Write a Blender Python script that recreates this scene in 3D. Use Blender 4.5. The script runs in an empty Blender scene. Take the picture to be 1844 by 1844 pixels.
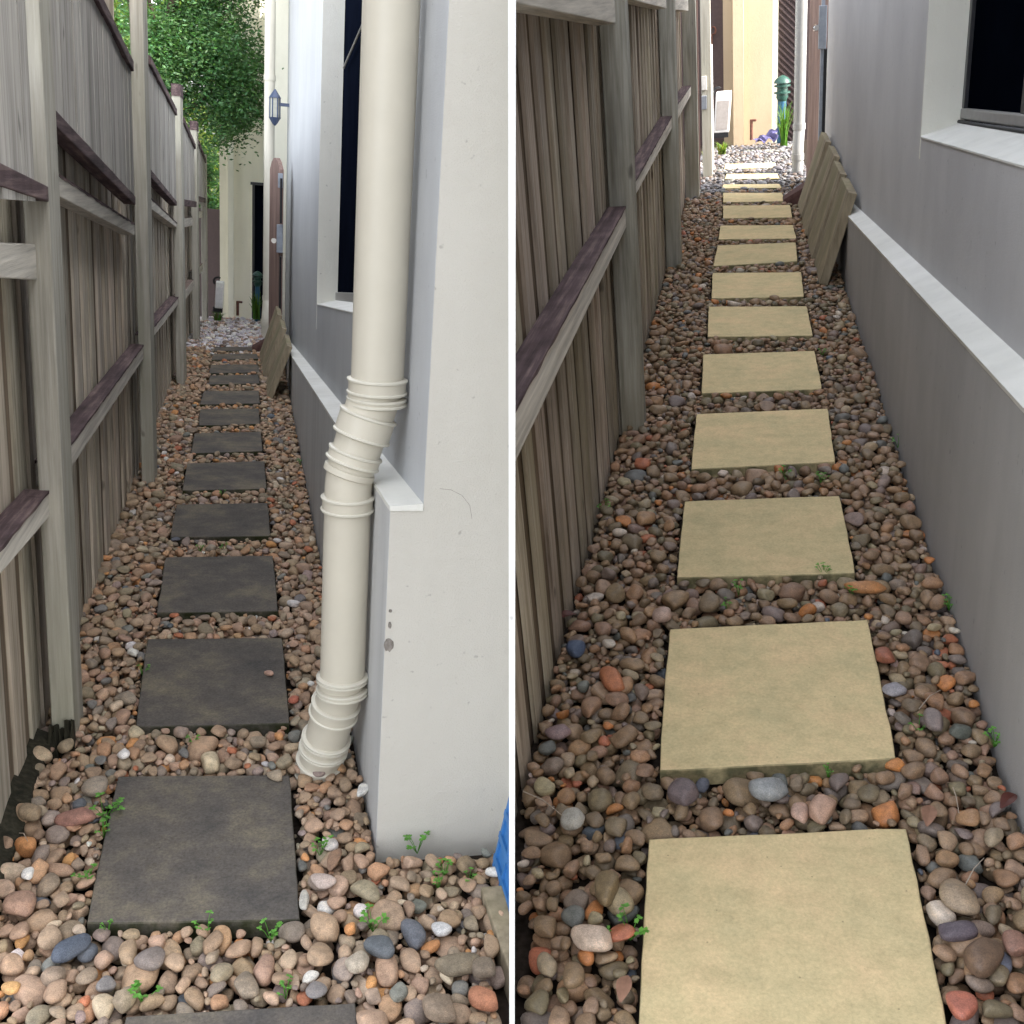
import bpy, bmesh, math, random
import numpy as np
from mathutils import Matrix, Vector, noise

random.seed(7); rng = np.random.default_rng(11)
S = bpy.context.scene
COL = S.collection

# ------------------------------------------------------------------ frames
# Two neighbouring side passages meet under the camera; each has its own frame
# (x across, y along the passage, z up from its paving).
F = 1922.0; C = 922.0; H = 1.5
def n3(v): v = np.array(v, float); return v / np.linalg.norm(v)
def axes(vp, vv):
    d = n3([vp[0]-C, vp[1]-C, F]); v = np.array([vv[0]-C, vv[1]-C, F]); v -= d*(v@d); v = n3(v)
    x = np.cross(d, -v); x = x if x[0] > 0 else -x
    return np.array([x, d, -v])
AXL = axes((448, 316), (430, 7400)); AXR = axes((1344, -30), (1350, 4990))
b = lambda v: np.array([v[0], -v[1], -v[2]])
up = n3(AXL[2] + AXR[2]); fw = np.array([0, 0, 1.0]); yw = n3(fw - up*(fw@up))
Zb, Yb = b(up), b(yw); Xb = np.cross(Yb, Zb)
W = np.array([Xb, Yb, Zb])
CAM = Vector((0, 0, H))
cam_right = Vector(W @ np.array([1.0, 0, 0])); cam_up = Vector(W @ np.array([0, 1.0, 0])); cam_fw = Vector(W @ np.array([0, 0, -1.0]))

class Side:
    def __init__(s, ax):
        s.ax = ax
        A = np.array([W @ b(a) for a in ax]).T
        M = Matrix([[*A[0], 0], [*A[1], 0], [*A[2], 0], [0, 0, 0, 1]])
        s.M = Matrix.Translation(CAM - Vector(A[:, 2])*H) @ M
        s.Mi = s.M.inverted()
    def ray(s, x, y): return s.ax @ np.array([x-C, y-C, F])
    def gz(s, x, y, z=0.0): r = s.ray(x, y); t = (z-H)/r[2]; return (r[0]*t, r[1]*t, z)
    def px(s, x, y, X): r = s.ray(x, y); t = X/r[0]; return (X, r[1]*t, H+r[2]*t)
    def py(s, x, y, Y): r = s.ray(x, y); t = Y/r[1]; return (r[0]*t, Y, H+r[2]*t)
L = Side(AXL); R = Side(AXR)

# ------------------------------------------------------------------ camera, sky, sun
cd = bpy.data.cameras.new("camera"); cd.sensor_width = 36; cd.lens = F/1844*36; cd.clip_end = 500; cd.clip_start = 0.05
co = bpy.data.objects.new("camera", cd); COL.objects.link(co)
co.matrix_world = Matrix.Translation(CAM) @ Matrix([[cam_right[i], cam_up[i], -cam_fw[i], 0] for i in range(3)] + [[0, 0, 0, 1]])
S.camera = co

SUN_EL = math.radians(40); SUN_AZ = (0.90, -0.44)       # towards the sun, seen from above
az = math.atan2(SUN_AZ[0], SUN_AZ[1])
w = bpy.data.worlds.new("World"); S.world = w; w.use_nodes = True
nt = w.node_tree; nt.nodes.clear()
sky = nt.nodes.new("ShaderNodeTexSky"); sky.sky_type = 'NISHITA'; sky.sun_disc = False
sky.sun_elevation = SUN_EL; sky.sun_rotation = az; sky.air_density = 1.0; sky.dust_density = 3.0; sky.ozone_density = 1.0
hs = nt.nodes.new("ShaderNodeHueSaturation"); hs.inputs['Saturation'].default_value = 0.27
bg = nt.nodes.new("ShaderNodeBackground"); bg.inputs['Strength'].default_value = 0.15
wo = nt.nodes.new("ShaderNodeOutputWorld")
nt.links.new(sky.outputs[0], hs.inputs['Color']); nt.links.new(hs.outputs[0], bg.inputs[0]); nt.links.new(bg.outputs[0], wo.inputs[0])
sl = bpy.data.lights.new("sun", 'SUN'); sl.energy = 1.2; sl.angle = math.radians(0.6); sl.color = (1, 0.93, 0.82)
so = bpy.data.objects.new("sun", sl); COL.objects.link(so); so.location = (6, -3, 12)
sv = Vector((SUN_AZ[0]*math.cos(SUN_EL), SUN_AZ[1]*math.cos(SUN_EL), math.sin(SUN_EL)))
so.rotation_euler = sv.to_track_quat('Z', 'Y').to_euler()
S.view_settings.view_transform = 'Standard'; S.view_settings.look = 'None'; S.view_settings.gamma = 1.0
S.view_settings.exposure = 2.95
S.render.engine = 'CYCLES'
S.cycles.max_bounces = 8; S.cycles.diffuse_bounces = 5

# ------------------------------------------------------------------ materials
def mat(name, rough=0.8, spec=0.3):
    m = bpy.data.materials.new(name); m.use_nodes = True
    t = m.node_tree; p = t.nodes['Principled BSDF']
    p.inputs['Roughness'].default_value = rough; p.inputs['Specular IOR Level'].default_value = spec
    return m, t, p
def nd(t, k, **kw):
    n = t.nodes.new(k)
    for a, v in kw.items(): setattr(n, a, v)
    return n
def ramp(t, stops):
    r = nd(t, "ShaderNodeValToRGB"); e = r.color_ramp.elements
    while len(e) > 1: e.remove(e[-1])
    e[0].position = stops[0][0]; e[0].color = (*stops[0][1], 1)
    for p, c in stops[1:]:
        k = e.new(p); k.color = (*c, 1)
    return r
def g(v): return (v, v, v)
def noise_tex(t, coord, scale, detail=6, rough=0.6, vec=None):
    n = nd(t, "ShaderNodeTexNoise"); n.inputs['Scale'].default_value = scale; n.inputs['Detail'].default_value = detail; n.inputs['Roughness'].default_value = rough
    if vec is not None:
        mp = nd(t, "ShaderNodeMapping"); mp.inputs['Scale'].default_value = vec
        t.links.new(coord, mp.inputs[0]); t.links.new(mp.outputs[0], n.inputs['Vector'])
    else: t.links.new(coord, n.inputs['Vector'])
    return n
def mul(t, a, bb, fac=1.0, mode='MULTIPLY'):
    m = nd(t, "ShaderNodeMix", data_type='RGBA', blend_type=mode); m.inputs['Factor'].default_value = fac
    for s_, k in ((a, 6), (bb, 7)):
        if isinstance(s_, tuple): m.inputs[k].default_value = (*s_, 1)
        else: t.links.new(s_, m.inputs[k])
    return m.outputs[2]
def mixf(t, f, a, bb):
    m = nd(t, "ShaderNodeMix", data_type='RGBA'); t.links.new(f, m.inputs['Factor'])
    for s_, k in ((a, 6), (bb, 7)):
        if isinstance(s_, tuple): m.inputs[k].default_value = (*s_, 1)
        else: t.links.new(s_, m.inputs[k])
    return m.outputs[2]
def bump(t, p, h, strength=0.3, dist=0.01):
    bn = nd(t, "ShaderNodeBump"); bn.inputs['Strength'].default_value = strength; bn.inputs['Distance'].default_value = dist
    t.links.new(h, bn.inputs['Height']); t.links.new(bn.outputs[0], p.inputs['Normal'])
def coords(t): return nd(t, "ShaderNodeTexCoord").outputs['Object']
def attr(t): return nd(t, "ShaderNodeAttribute", attribute_name="tint").outputs['Color']

def wood(name, dark, mid, light, grain=(60, 60, 2.2), moss=None, stain=0.5, rough=0.85):
    m, t, p = mat(name, rough, 0.2); c = coords(t)
    a = noise_tex(t, c, 1.0, 8, 0.65, grain)
    bnz = noise_tex(t, c, 1.0, 4, 0.6, (9, 9, 1.3))
    r = ramp(t, [(0.28, dark), (0.5, mid), (0.72, light)]); t.links.new(a.outputs[0], r.inputs[0])
    r2 = ramp(t, [(0.30, g(1-stain)), (0.62, g(1.0))]); t.links.new(bnz.outputs[0], r2.inputs[0])
    colr = mul(t, r.outputs[0], r2.outputs[0])
    if moss:
        q = noise_tex(t, c, 1.0, 3, 0.5, (4, 4, 1.0)); rq = ramp(t, [(0.45, g(0)), (0.68, g(0.8))]); t.links.new(q.outputs[0], rq.inputs[0])
        colr = mixf(t, rq.outputs[0], colr, moss)
    kn = noise_tex(t, c, 1.0, 2, 0.5, (14, 14, 6)); rk = ramp(t, [(0.70, g(1)), (0.76, g(0.45))]); t.links.new(kn.outputs[0], rk.inputs[0])
    colr = mul(t, colr, rk.outputs[0])
    colr = mul(t, colr, attr(t))
    t.links.new(colr, p.inputs['Base Color']); bump(t, p, a.outputs[0], 0.5, 0.006)
    return m
M = {}
M['paling'] = wood("weathered_palings", (0.25, 0.225, 0.185), (0.48, 0.44, 0.375), (0.66, 0.615, 0.54), stain=0.4)
M['paling_up'] = wood("grey_upper_palings", (0.25, 0.235, 0.21), (0.45, 0.425, 0.385), (0.62, 0.59, 0.54), grain=(70, 70, 1.6), stain=0.4)
M['post'] = wood("fence_post_timber", (0.29, 0.275, 0.23), (0.43, 0.41, 0.35), (0.56, 0.535, 0.47), moss=(0.30, 0.295, 0.23), stain=0.3)
M['post_r'] = wood("damp_post_timber", (0.22, 0.21, 0.165), (0.41, 0.395, 0.335), (0.57, 0.555, 0.485), moss=(0.23, 0.20, 0.135), stain=0.5)
M['paling_r'] = wood("damp_palings", (0.23, 0.19, 0.145), (0.46, 0.40, 0.33), (0.64, 0.58, 0.50), moss=(0.30, 0.265, 0.19), stain=0.4)
M['old'] = wood("dark_old_timber", (0.012, 0.012, 0.008), (0.03, 0.028, 0.018), (0.07, 0.06, 0.04), stain=0.4)
M['cap'] = wood("stained_rail_top", (0.045, 0.030, 0.031), (0.11, 0.075, 0.078), (0.26, 0.19, 0.175), grain=(50, 2.2, 50), stain=0.4)
M['gate'] = wood("brown_gate_timber", (0.17, 0.11, 0.09), (0.25, 0.17, 0.145), (0.34, 0.24, 0.20), stain=0.25)
M['mossy'] = wood("mossy_plank", (0.20, 0.165, 0.11), (0.33, 0.275, 0.19), (0.45, 0.38, 0.27), grain=(30, 30, 4), moss=(0.21, 0.19, 0.11), stain=0.4)
def rail_wood(name, side_mid):
    # rails: pale side face, dark rotting upper face (weathering shows on the upward face with an uneven edge)
    m, t, p = mat(name, 0.85, 0.2); c = coords(t)
    a = noise_tex(t, c, 1.0, 8, 0.65, (40, 2.0, 60))
    r = ramp(t, [(0.28, tuple(v*0.6 for v in side_mid)), (0.5, side_mid), (0.74, tuple(min(1, v*1.35) for v in side_mid))]); t.links.new(a.outputs[0], r.inputs[0])
    colr = mul(t, r.outputs[0], attr(t))
    t.links.new(colr, p.inputs['Base Color']); bump(t, p, a.outputs[0], 0.5, 0.005)
    return m
M['rail'] = rail_wood("rail_face", (0.56, 0.525, 0.46)); M['rail_r'] = rail_wood("rail_face_damp", (0.60, 0.555, 0.48))

def render_wall(name, base, fine=0.55, stain=(0.93, 0.93, 0.92), streak=0.85):
    m, t, p = mat(name, 0.75, 0.25); c = coords(t)
    a = noise_tex(t, c, 260, 4, 0.7); l = noise_tex(t, c, 1.6, 5, 0.6)
    s_ = noise_tex(t, c, 1.0, 4, 0.6, (9, 9, 0.9))
    r = ramp(t, [(0.35, tuple(x*y for x, y in zip(base, stain))), (0.65, base)]); t.links.new(l.outputs[0], r.inputs[0])
    rs = ramp(t, [(0.30, g(streak)), (0.6, g(1))]); t.links.new(s_.outputs[0], rs.inputs[0])
    sp = noise_tex(t, c, 45, 2, 0.4); rsp = ramp(t, [(0.22, g(0.75)), (0.27, g(1))]); t.links.new(sp.outputs[0], rsp.inputs[0])
    t.links.new(mul(t, mul(t, r.outputs[0], rs.outputs[0]), rsp.outputs[0]), p.inputs['Base Color'])
    md = noise_tex(t, c, 28, 5, 0.6)
    dd = nd(t, "ShaderNodeMath", operation='ADD'); t.links.new(a.outputs[0], dd.inputs[0]); t.links.new(md.outputs[0], dd.inputs[1])
    bump(t, p, dd.outputs[0], fine, 0.004)
    return m
M['wall_l'] = render_wall("cream_painted_render", (0.55, 0.525, 0.47), streak=0.97)
M['wall_ls'] = render_wall("shade_blue_side_render", (0.52, 0.53, 0.535), stain=(.90, .90, .91), streak=0.95)  # the cream wall again, its bluish shade put into the colour
M['wall_r'] = render_wall("painted_render_shaded_side", (0.585, 0.575, 0.57), stain=(.87, .87, .88), streak=0.965)
M['plinth_l'] = render_wall("plinth_render", (0.58, 0.58, 0.57), streak=0.84)
M['plinth_r'] = render_wall("plinth_render_grey", (0.46, 0.445, 0.43), stain=(.84, .84, .84), streak=0.92)
M['ledge'] = render_wall("white_ledge_paint", (0.80, 0.79, 0.74), stain=(.88, .88, .86), streak=0.90)
M['reveal'] = render_wall("lightened_reveal_render", (0.80, 0.79, 0.72), streak=0.96)  # same paint lightened; light caught by the reveals is in the colour
M['far_l'] = render_wall("pale_yellow_render", (0.88, 0.84, 0.69), streak=0.94)
M['far_r'] = render_wall("warm_yellow_render", (0.43, 0.335, 0.225), streak=0.95)
M['far_trim'] = render_wall("pale_trim_render", (0.80, 0.78, 0.66), streak=0.97)
M['far_ret_l'] = render_wall("shaded_return_beige", (0.62, 0.58, 0.46), streak=0.92)  # return wall's shade is in this darker beige; also colours a door frame
M['added_divider'] = render_wall("added_divider_white", (0.92, 0.92, 0.91), streak=0.98)
def plain(name, c, rough=0.6, spec=0.4, metal=0.0, nz=0.12, sc=30):
    m, t, p = mat(name, rough, spec); cc = coords(t); a = noise_tex(t, cc, sc, 5, 0.6)
    r = ramp(t, [(0.3, tuple(v*(1-nz) for v in c)), (0.7, tuple(min(1, v*(1+nz)) for v in c))]); t.links.new(a.outputs[0], r.inputs[0])
    t.links.new(r.outputs[0], p.inputs['Base Color']); p.inputs['Metallic'].default_value = metal
    return m
M['pvc'] = plain("cream_pvc", (0.58, 0.54, 0.445), 0.42, 0.45, nz=0.04, sc=6)
M['pvc2'] = plain("white_pvc", (0.60, 0.57, 0.48), 0.4, 0.45, nz=0.04, sc=6)
M['pvc3'] = plain('shaded_grey_pvc', (0.30, 0.30, 0.29), 0.4, 0.4, nz=0.04, sc=6)  # white pipe greyed: its shade is put into this colour
M['glass'] = plain("dark_window_glass", (0.0015, 0.0022, 0.0045), 0.3, 0.0, nz=0.3, sc=3)
M['screen'] = plain("dark_window_screen", (0.004, 0.0055, 0.011), 0.5, 0.0, nz=0.25, sc=5)
M['alu'] = plain("grey_aluminium", (0.30, 0.29, 0.28), 0.4, 0.5, 0.3)
M['black'] = plain("matte_black", (0.012, 0.012, 0.014), 0.6, 0.3)
M['blackframe'] = plain("black_window_frame", (0.018, 0.019, 0.024), 0.35, 0.5)
M['steel'] = plain("galvanised_steel", (0.30, 0.33, 0.38), 0.4, 0.5, 0.5)
M['chrome'] = plain("chrome", (0.75, 0.75, 0.76), 0.15, 0.5, 1.0, nz=0.02)
M['dark_door'] = plain("dark_brown_door", (0.045, 0.030, 0.030), 0.6, 0.3)
M['dark_wall'] = plain("dark_brown_cladding", (0.070, 0.050, 0.048), 0.8, 0.2)
M['green_metal'] = plain("green_painted_metal", (0.022, 0.065, 0.05), 0.4, 0.4)
M['blue_metal'] = plain("blue_painted_metal", (0.02, 0.08, 0.14), 0.4, 0.4)
M['white_plastic'] = plain("white_plastic", (0.62, 0.60, 0.58), 0.5, 0.4)
M['grey_panel'] = plain("pale_grey_panel", (0.30, 0.27, 0.25), 0.6, 0.3)
M['blue_plastic'] = plain("bright_blue_plastic", (0.035, 0.16, 0.40), 0.4, 0.5)
M['lavender'] = plain("lavender_cloth", (0.10, 0.09, 0.19), 0.8, 0.2, nz=0.4)
M['rust'] = plain("rusty_iron", (0.12, 0.05, 0.035), 0.8, 0.2, nz=0.4)
M['brick'] = plain("dark_red_brick", (0.085, 0.045, 0.04), 0.9, 0.2, nz=0.3)
M['lamp_metal'] = plain("blue_grey_lantern_metal", (0.05, 0.07, 0.13), 0.4, 0.5)
M['lamp_glass'] = plain("frosted_lantern_glass", (0.42, 0.42, 0.36), 0.3, 0.5)
M['soil'] = plain("damp_soil", (0.028, 0.021, 0.016), 0.95, 0.1, nz=0.5, sc=60)
M['chip'] = plain("bare_render_chip", (0.20, 0.18, 0.16), 0.95, 0.1, nz=0.4, sc=90)
M['ground'] = plain("bare_earth", (0.10, 0.085, 0.065), 0.95, 0.1, nz=0.3, sc=2)
M['bark'] = plain("bark", (0.07, 0.055, 0.04), 0.9, 0.1, nz=0.4, sc=20)

def slab_mat(name, lo, mid, hi, edge, speck):
    m, t, p = mat(name, 0.88, 0.2); c = coords(t)
    rnd = nd(t, "ShaderNodeObjectInfo").outputs['Random']
    cm = nd(t, "ShaderNodeCombineXYZ"); t.links.new(rnd, cm.inputs[0]); t.links.new(rnd, cm.inputs[1])
    sc = nd(t, "ShaderNodeVectorMath", operation='SCALE'); t.links.new(cm.outputs[0], sc.inputs[0]); sc.inputs['Scale'].default_value = 37.0
    ad = nd(t, "ShaderNodeVectorMath", operation='ADD'); t.links.new(c, ad.inputs[0]); t.links.new(sc.outputs[0], ad.inputs[1])
    v = ad.outputs[0]
    a = noise_tex(t, v, 6.5, 6, 0.65); f = noise_tex(t, v, 130, 5, 0.8); st = noise_tex(t, v, 1.0, 4, 0.6, (2.2, 22, 2))
    r = ramp(t, [(0.3, lo), (0.5, mid), (0.7, hi)]); t.links.new(a.outputs[0], r.inputs[0])
    r2 = ramp(t, [(0.3, g(1-speck)), (0.5, g(1.0)), (0.72, g(1+speck))]); t.links.new(f.outputs[0], r2.inputs[0])
    r3 = ramp(t, [(0.35, g(0.95)), (0.6, g(1.0))]); t.links.new(st.outputs[0], r3.inputs[0])
    colr = mul(t, mul(t, r.outputs[0], r2.outputs[0]), r3.outputs[0])
    md = noise_tex(t, v, 28, 5, 0.7); r4 = ramp(t, [(0.33, g(0.90)), (0.5, g(1.0)), (0.7, g(1.08))]); t.links.new(md.outputs[0], r4.inputs[0]); colr = mul(t, colr, r4.outputs[0])
    pit = nd(t, "ShaderNodeTexVoronoi"); pit.inputs['Scale'].default_value = 26; t.links.new(v, pit.inputs['Vector'])
    rp = ramp(t, [(0.035, g(0.35)), (0.06, g(1))]); t.links.new(pit.outputs['Distance'], rp.inputs[0])
    colr = mul(t, colr, rp.outputs[0], 0.6)
    colr = mul(t, colr, attr(t))
    gm = nd(t, "ShaderNodeNewGeometry"); sx = nd(t, "ShaderNodeSeparateXYZ")
    oc = nd(t, "ShaderNodeTexCoord"); t.links.new(oc.outputs['Normal'], sx.inputs[0])
    rr = ramp(t, [(0.35, g(1)), (0.8, g(0))]); t.links.new(sx.outputs[2], rr.inputs[0])
    mo = noise_tex(t, v, 18, 4, 0.6); rm = ramp(t, [(0.35, g(0.25)), (0.6, g(1))]); t.links.new(mo.outputs[0], rm.inputs[0])
    colr = mixf(t, mul(t, rr.outputs[0], rm.outputs[0]), colr, edge)     # algae growing on the sides of the slab
    t.links.new(colr, p.inputs['Base Color'])
    bump(t, p, f.outputs[0], 0.35, 0.003)
    return m
M['slab_dark'] = slab_mat("aged_dark_concrete", (0.080, 0.074, 0.069), (0.118, 0.104, 0.090), (0.195, 0.166, 0.120), (0.030, 0.035, 0.012), 0.35)
M['slab_pale'] = slab_mat("pale_sandy_concrete", (0.49, 0.415, 0.235), (0.59, 0.475, 0.265), (0.66, 0.50, 0.285), (0.16, 0.15, 0.08), 0.16)

def pebble_mat(name, rough, spec):
    m, t, p = mat(name, rough, spec); c = coords(t)
    a = noise_tex(t, c, 55, 5, 0.65); f = noise_tex(t, c, 420, 3, 0.7)
    r = ramp(t, [(0.3, g(0.68)), (0.52, g(1.0)), (0.75, (1.28, 1.22, 1.15))]); t.links.new(a.outputs[0], r.inputs[0])
    r2 = ramp(t, [(0.3, g(0.72)), (0.7, g(1.25))]); t.links.new(f.outputs[0], r2.inputs[0])
    vn = noise_tex(t, c, 1.0, 3, 0.7, (38, 95, 60)); rv = ramp(t, [(0.487, g(1)), (0.5, (1.5, 1.45, 1.38)), (0.513, g(1))]); t.links.new(vn.outputs[0], rv.inputs[0])
    vm = noise_tex(t, c, 14, 2, 0.5); rm_ = ramp(t, [(0.52, g(0)), (0.60, g(1))]); t.links.new(vm.outputs[0], rm_.inputs[0])
    base = mul(t, mul(t, attr(t), r.outputs[0]), r2.outputs[0])
    base = mixf(t, rm_.outputs[0], base, mul(t, base, rv.outputs[0]))
    rg_ = noise_tex(t, c, 30, 3, 0.5); mr = nd(t, "ShaderNodeMapRange"); mr.inputs[3].default_value = rough-.12; mr.inputs[4].default_value = min(1, rough+.25); t.links.new(rg_.outputs[0], mr.inputs[0]); t.links.new(mr.outputs[0], p.inputs['Roughness'])
    t.links.new(base, p.inputs['Base Color'])
    bump(t, p, f.outputs[0], 0.15, 0.001)
    return m
M['peb_l'] = pebble_mat("dry_river_pebble", 0.70, 0.22); M['peb_r'] = pebble_mat("damp_river_pebble", 0.46, 0.38)
def leaf_mat(name, c1, c2):
    m, t, p = mat(name, 0.5, 0.35)
    t.links.new(mul(t, attr(t), c1), p.inputs['Base Color'])
    tr = nd(t, "ShaderNodeBsdfTranslucent"); t.links.new(mul(t, attr(t), c2), tr.inputs['Color'])
    mx = nd(t, "ShaderNodeMixShader"); mx.inputs[0].default_value = 0.4
    out = t.nodes['Material Output']; t.links.new(p.outputs[0], mx.inputs[1]); t.links.new(tr.outputs[0], mx.inputs[2]); t.links.new(mx.outputs[0], out.inputs[0])
    return m
M['leaf'] = leaf_mat("tree_leaf", (0.06, 0.135, 0.05), (0.10, 0.24, 0.045))
M['leaf_y'] = leaf_mat("yellow_green_leaf", (0.11, 0.17, 0.035), (0.26, 0.35, 0.05))
M['weed'] = leaf_mat("weed_leaf", (0.13, 0.34, 0.06), (0.20, 0.50, 0.06))
M['strap'] = leaf_mat("strappy_leaf", (0.07, 0.15, 0.025), (0.14, 0.24, 0.03))

# ------------------------------------------------------------------ mesh helpers
class MB:
    def __init__(s): s.v = []; s.f = []; s.c = []
    def hexa(s, p, tint=(1, 1, 1), top=None):
        # p: bottom ring 4, top ring 4 (counter-clockwise seen from above)
        i = len(s.v); s.v += [tuple(q) for q in p]
        for q in ((3, 2, 1, 0), (4, 5, 6, 7), (0, 1, 5, 4), (1, 2, 6, 5), (2, 3, 7, 6), (3, 0, 4, 7)):
            s.f.append(tuple(i+k for k in q)); s.c.append(tint)
        if top: s.c[-5] = top
    def box(s, x0, x1, y0, y1, z0, z1, tint=(1, 1, 1), top=None):
        s.hexa([(x0, y0, z0), (x1, y0, z0), (x1, y1, z0), (x0, y1, z0), (x0, y0, z1), (x1, y0, z1), (x1, y1, z1), (x0, y1, z1)], tint, top)
    def quad(s, a, b_, c, d, tint=(1, 1, 1)):
        i = len(s.v); s.v += [tuple(a), tuple(b_), tuple(c), tuple(d)]; s.f.append((i, i+1, i+2, i+3)); s.c.append(tint)
    def tube(s, pts, rad, n=32, tint=(1, 1, 1), caps=True):
        pts = [Vector(p) for p in pts]; rr = rad if isinstance(rad, (list, tuple)) else [rad]*len(pts)
        rings = []; prev = None
        for k, p in enumerate(pts):
            d = (pts[min(k+1, len(pts)-1)] - pts[max(k-1, 0)]).normalized()
            if prev is None:
                u = d.orthogonal().normalized()
                if abs(d.z) > 0.8: u = Vector((1, 0, 0)); u = (u - d*u.dot(d)).normalized()
            else: u = (prev - d*prev.dot(d)).normalized()
            prev = u; w_ = d.cross(u); i = len(s.v)
            for j in range(n):
                a = 2*math.pi*j/n; s.v.append(tuple(p + (u*math.cos(a) + w_*math.sin(a))*rr[k]))
            rings.append(i)
        for k in range(len(rings)-1):
            for j in range(n):
                a, b_ = rings[k], rings[k+1]; s.f.append((a+j, a+(j+1) % n, b_+(j+1) % n, b_+j)); s.c.append(tint)
        if caps:
            s.f.append(tuple(rings[0]+j for j in reversed(range(n)))); s.c.append(tint)
            s.f.append(tuple(rings[-1]+j for j in range(n))); s.c.append(tint)
    def lathe(s, c, prof, n=24, tint=(1, 1, 1)):
        s.tube([(c[0], c[1], c[2]+z) for z, r in prof], [r for z, r in prof], n, tint)
    def build(s, name, m, side, origin=(0, 0, 0), parent=None, smooth=False, bevel=0.0, clip=None, sub=None):
        me = bpy.data.meshes.new(name); o_ = Vector(origin)
        me.from_pydata([Vector(v)-o_ for v in s.v], [], s.f); me.materials.append(m)
        ca = me.color_attributes.new("tint", 'FLOAT_COLOR', 'CORNER')
        buf = np.ones((len(me.loops), 4), np.float32); k = 0
        for f, c in zip(s.f, s.c):
            buf[k:k+len(f), :3] = c; k += len(f)
        ca.data.foreach_set('color', buf.ravel())
        if clip:
            bm = bmesh.new(); bm.from_mesh(me); Mi = (side.M @ Matrix.Translation(o_)).inverted()
            nn = (Mi.to_3x3() @ cam_right) * clip; cc = Mi @ (CAM + cam_right*clip*0.0045)
            gm = bm.verts[:]+bm.edges[:]+bm.faces[:]
            r_ = bmesh.ops.bisect_plane(bm, geom=gm, plane_co=cc, plane_no=nn, clear_inner=True)
            ed = [e for e in r_['geom_cut'] if isinstance(e, bmesh.types.BMEdge)]
            try: bmesh.ops.holes_fill(bm, edges=ed, sides=0)
            except Exception: pass
            bm.to_mesh(me); bm.free()
        if smooth:
            me.polygons.foreach_set('use_smooth', [True]*len(me.polygons))
            try: me.set_sharp_from_angle(angle=math.radians(40))
            except Exception: pass
        o = bpy.data.objects.new(name, me); COL.objects.link(o)
        if parent: o.parent = parent
        else: o.matrix_world = side.M @ Matrix.Translation(o_)
        if bevel:
            bv = o.modifiers.new("bevel", 'BEVEL'); bv.width = bevel; bv.segments = 2; bv.limit_method = 'ANGLE'
        return o
def tag(o, label=None, cat=None, group=None, kind=None):
    if label: o['label'] = label
    if cat: o['category'] = cat
    if group: o['group'] = group
    if kind: o['kind'] = kind
    return o
def thing(name, label, cat, side, loc, group=None):
    o = bpy.data.objects.new(name, None); COL.objects.link(o); o.empty_display_size = 0.1
    o.matrix_world = side.M @ Matrix.Translation(Vector(loc)); return tag(o, label, cat, group)
def part(mb, name, m, T, side, origin, **kw):
    return mb.build(name, m, side, origin, parent=T, **kw)
jit = lambda a=0.12: (lambda k: (k, k, k))(1+random.uniform(-a, a))

# ------------------------------------------------------------------ big ground and soil beds
mb = MB(); mb.box(-150, 150, -150, 150, -0.3, 0)
gs = mb.build("ground", M['ground'], L); gs.matrix_world = Matrix.Translation((0, 0, -2.3)); tag(gs, kind='structure')
def drop(y): return 0.0 if y < 10 else -0.04*(y-10)
def soil(side, x0, x1, clip, y0=0.6):
    mb = MB(); ys = [y0, 10, 16]
    for a, c in zip(ys[:-1], ys[1:]):
        mb.hexa([(x0, a, -1.2), (x1, a, -1.2), (x1, c, -1.2), (x0, c, -1.2), (x0, a, -.062+drop(a)), (x1, a, -.062+drop(a)), (x1, c, -.062+drop(c)), (x0, c, -.062+drop(c))])
    return tag(mb.build("soil", M['soil'], side, clip=clip), kind='structure')
soil(L, -1.6, 1.1, -1); soil(R, -0.9, 0.9, 1)

# ------------------------------------------------------------------ white divider strip, added as a panel over the join
mb = MB(); D0, D1, th = 1.30, 2.45, 0.0043
fh = Vector((cam_fw.x, cam_fw.y, 0)).normalized()
def inplane(D, z):
    p = Vector((0, 0, 0)) + fh*D + Vector((0, 0, z))
    q = p - CAM; q -= cam_right*q.dot(cam_right); return CAM + q
pp = []
for z in (-0.6, 2.15):
    for D, s_ in ((D0, -1), (D0, 1), (D1, 1), (D1, -1)): pp.append(inplane(D, z) + cam_right*s_*th)
mb.hexa(pp); me_o = mb.build("added_divider_panel", M['added_divider'], L, bevel=0.0); me_o.matrix_world = Matrix.Identity(4)
tag(me_o, "added thin white upright panel seen edge on between the two side passages", "added_divider")

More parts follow.
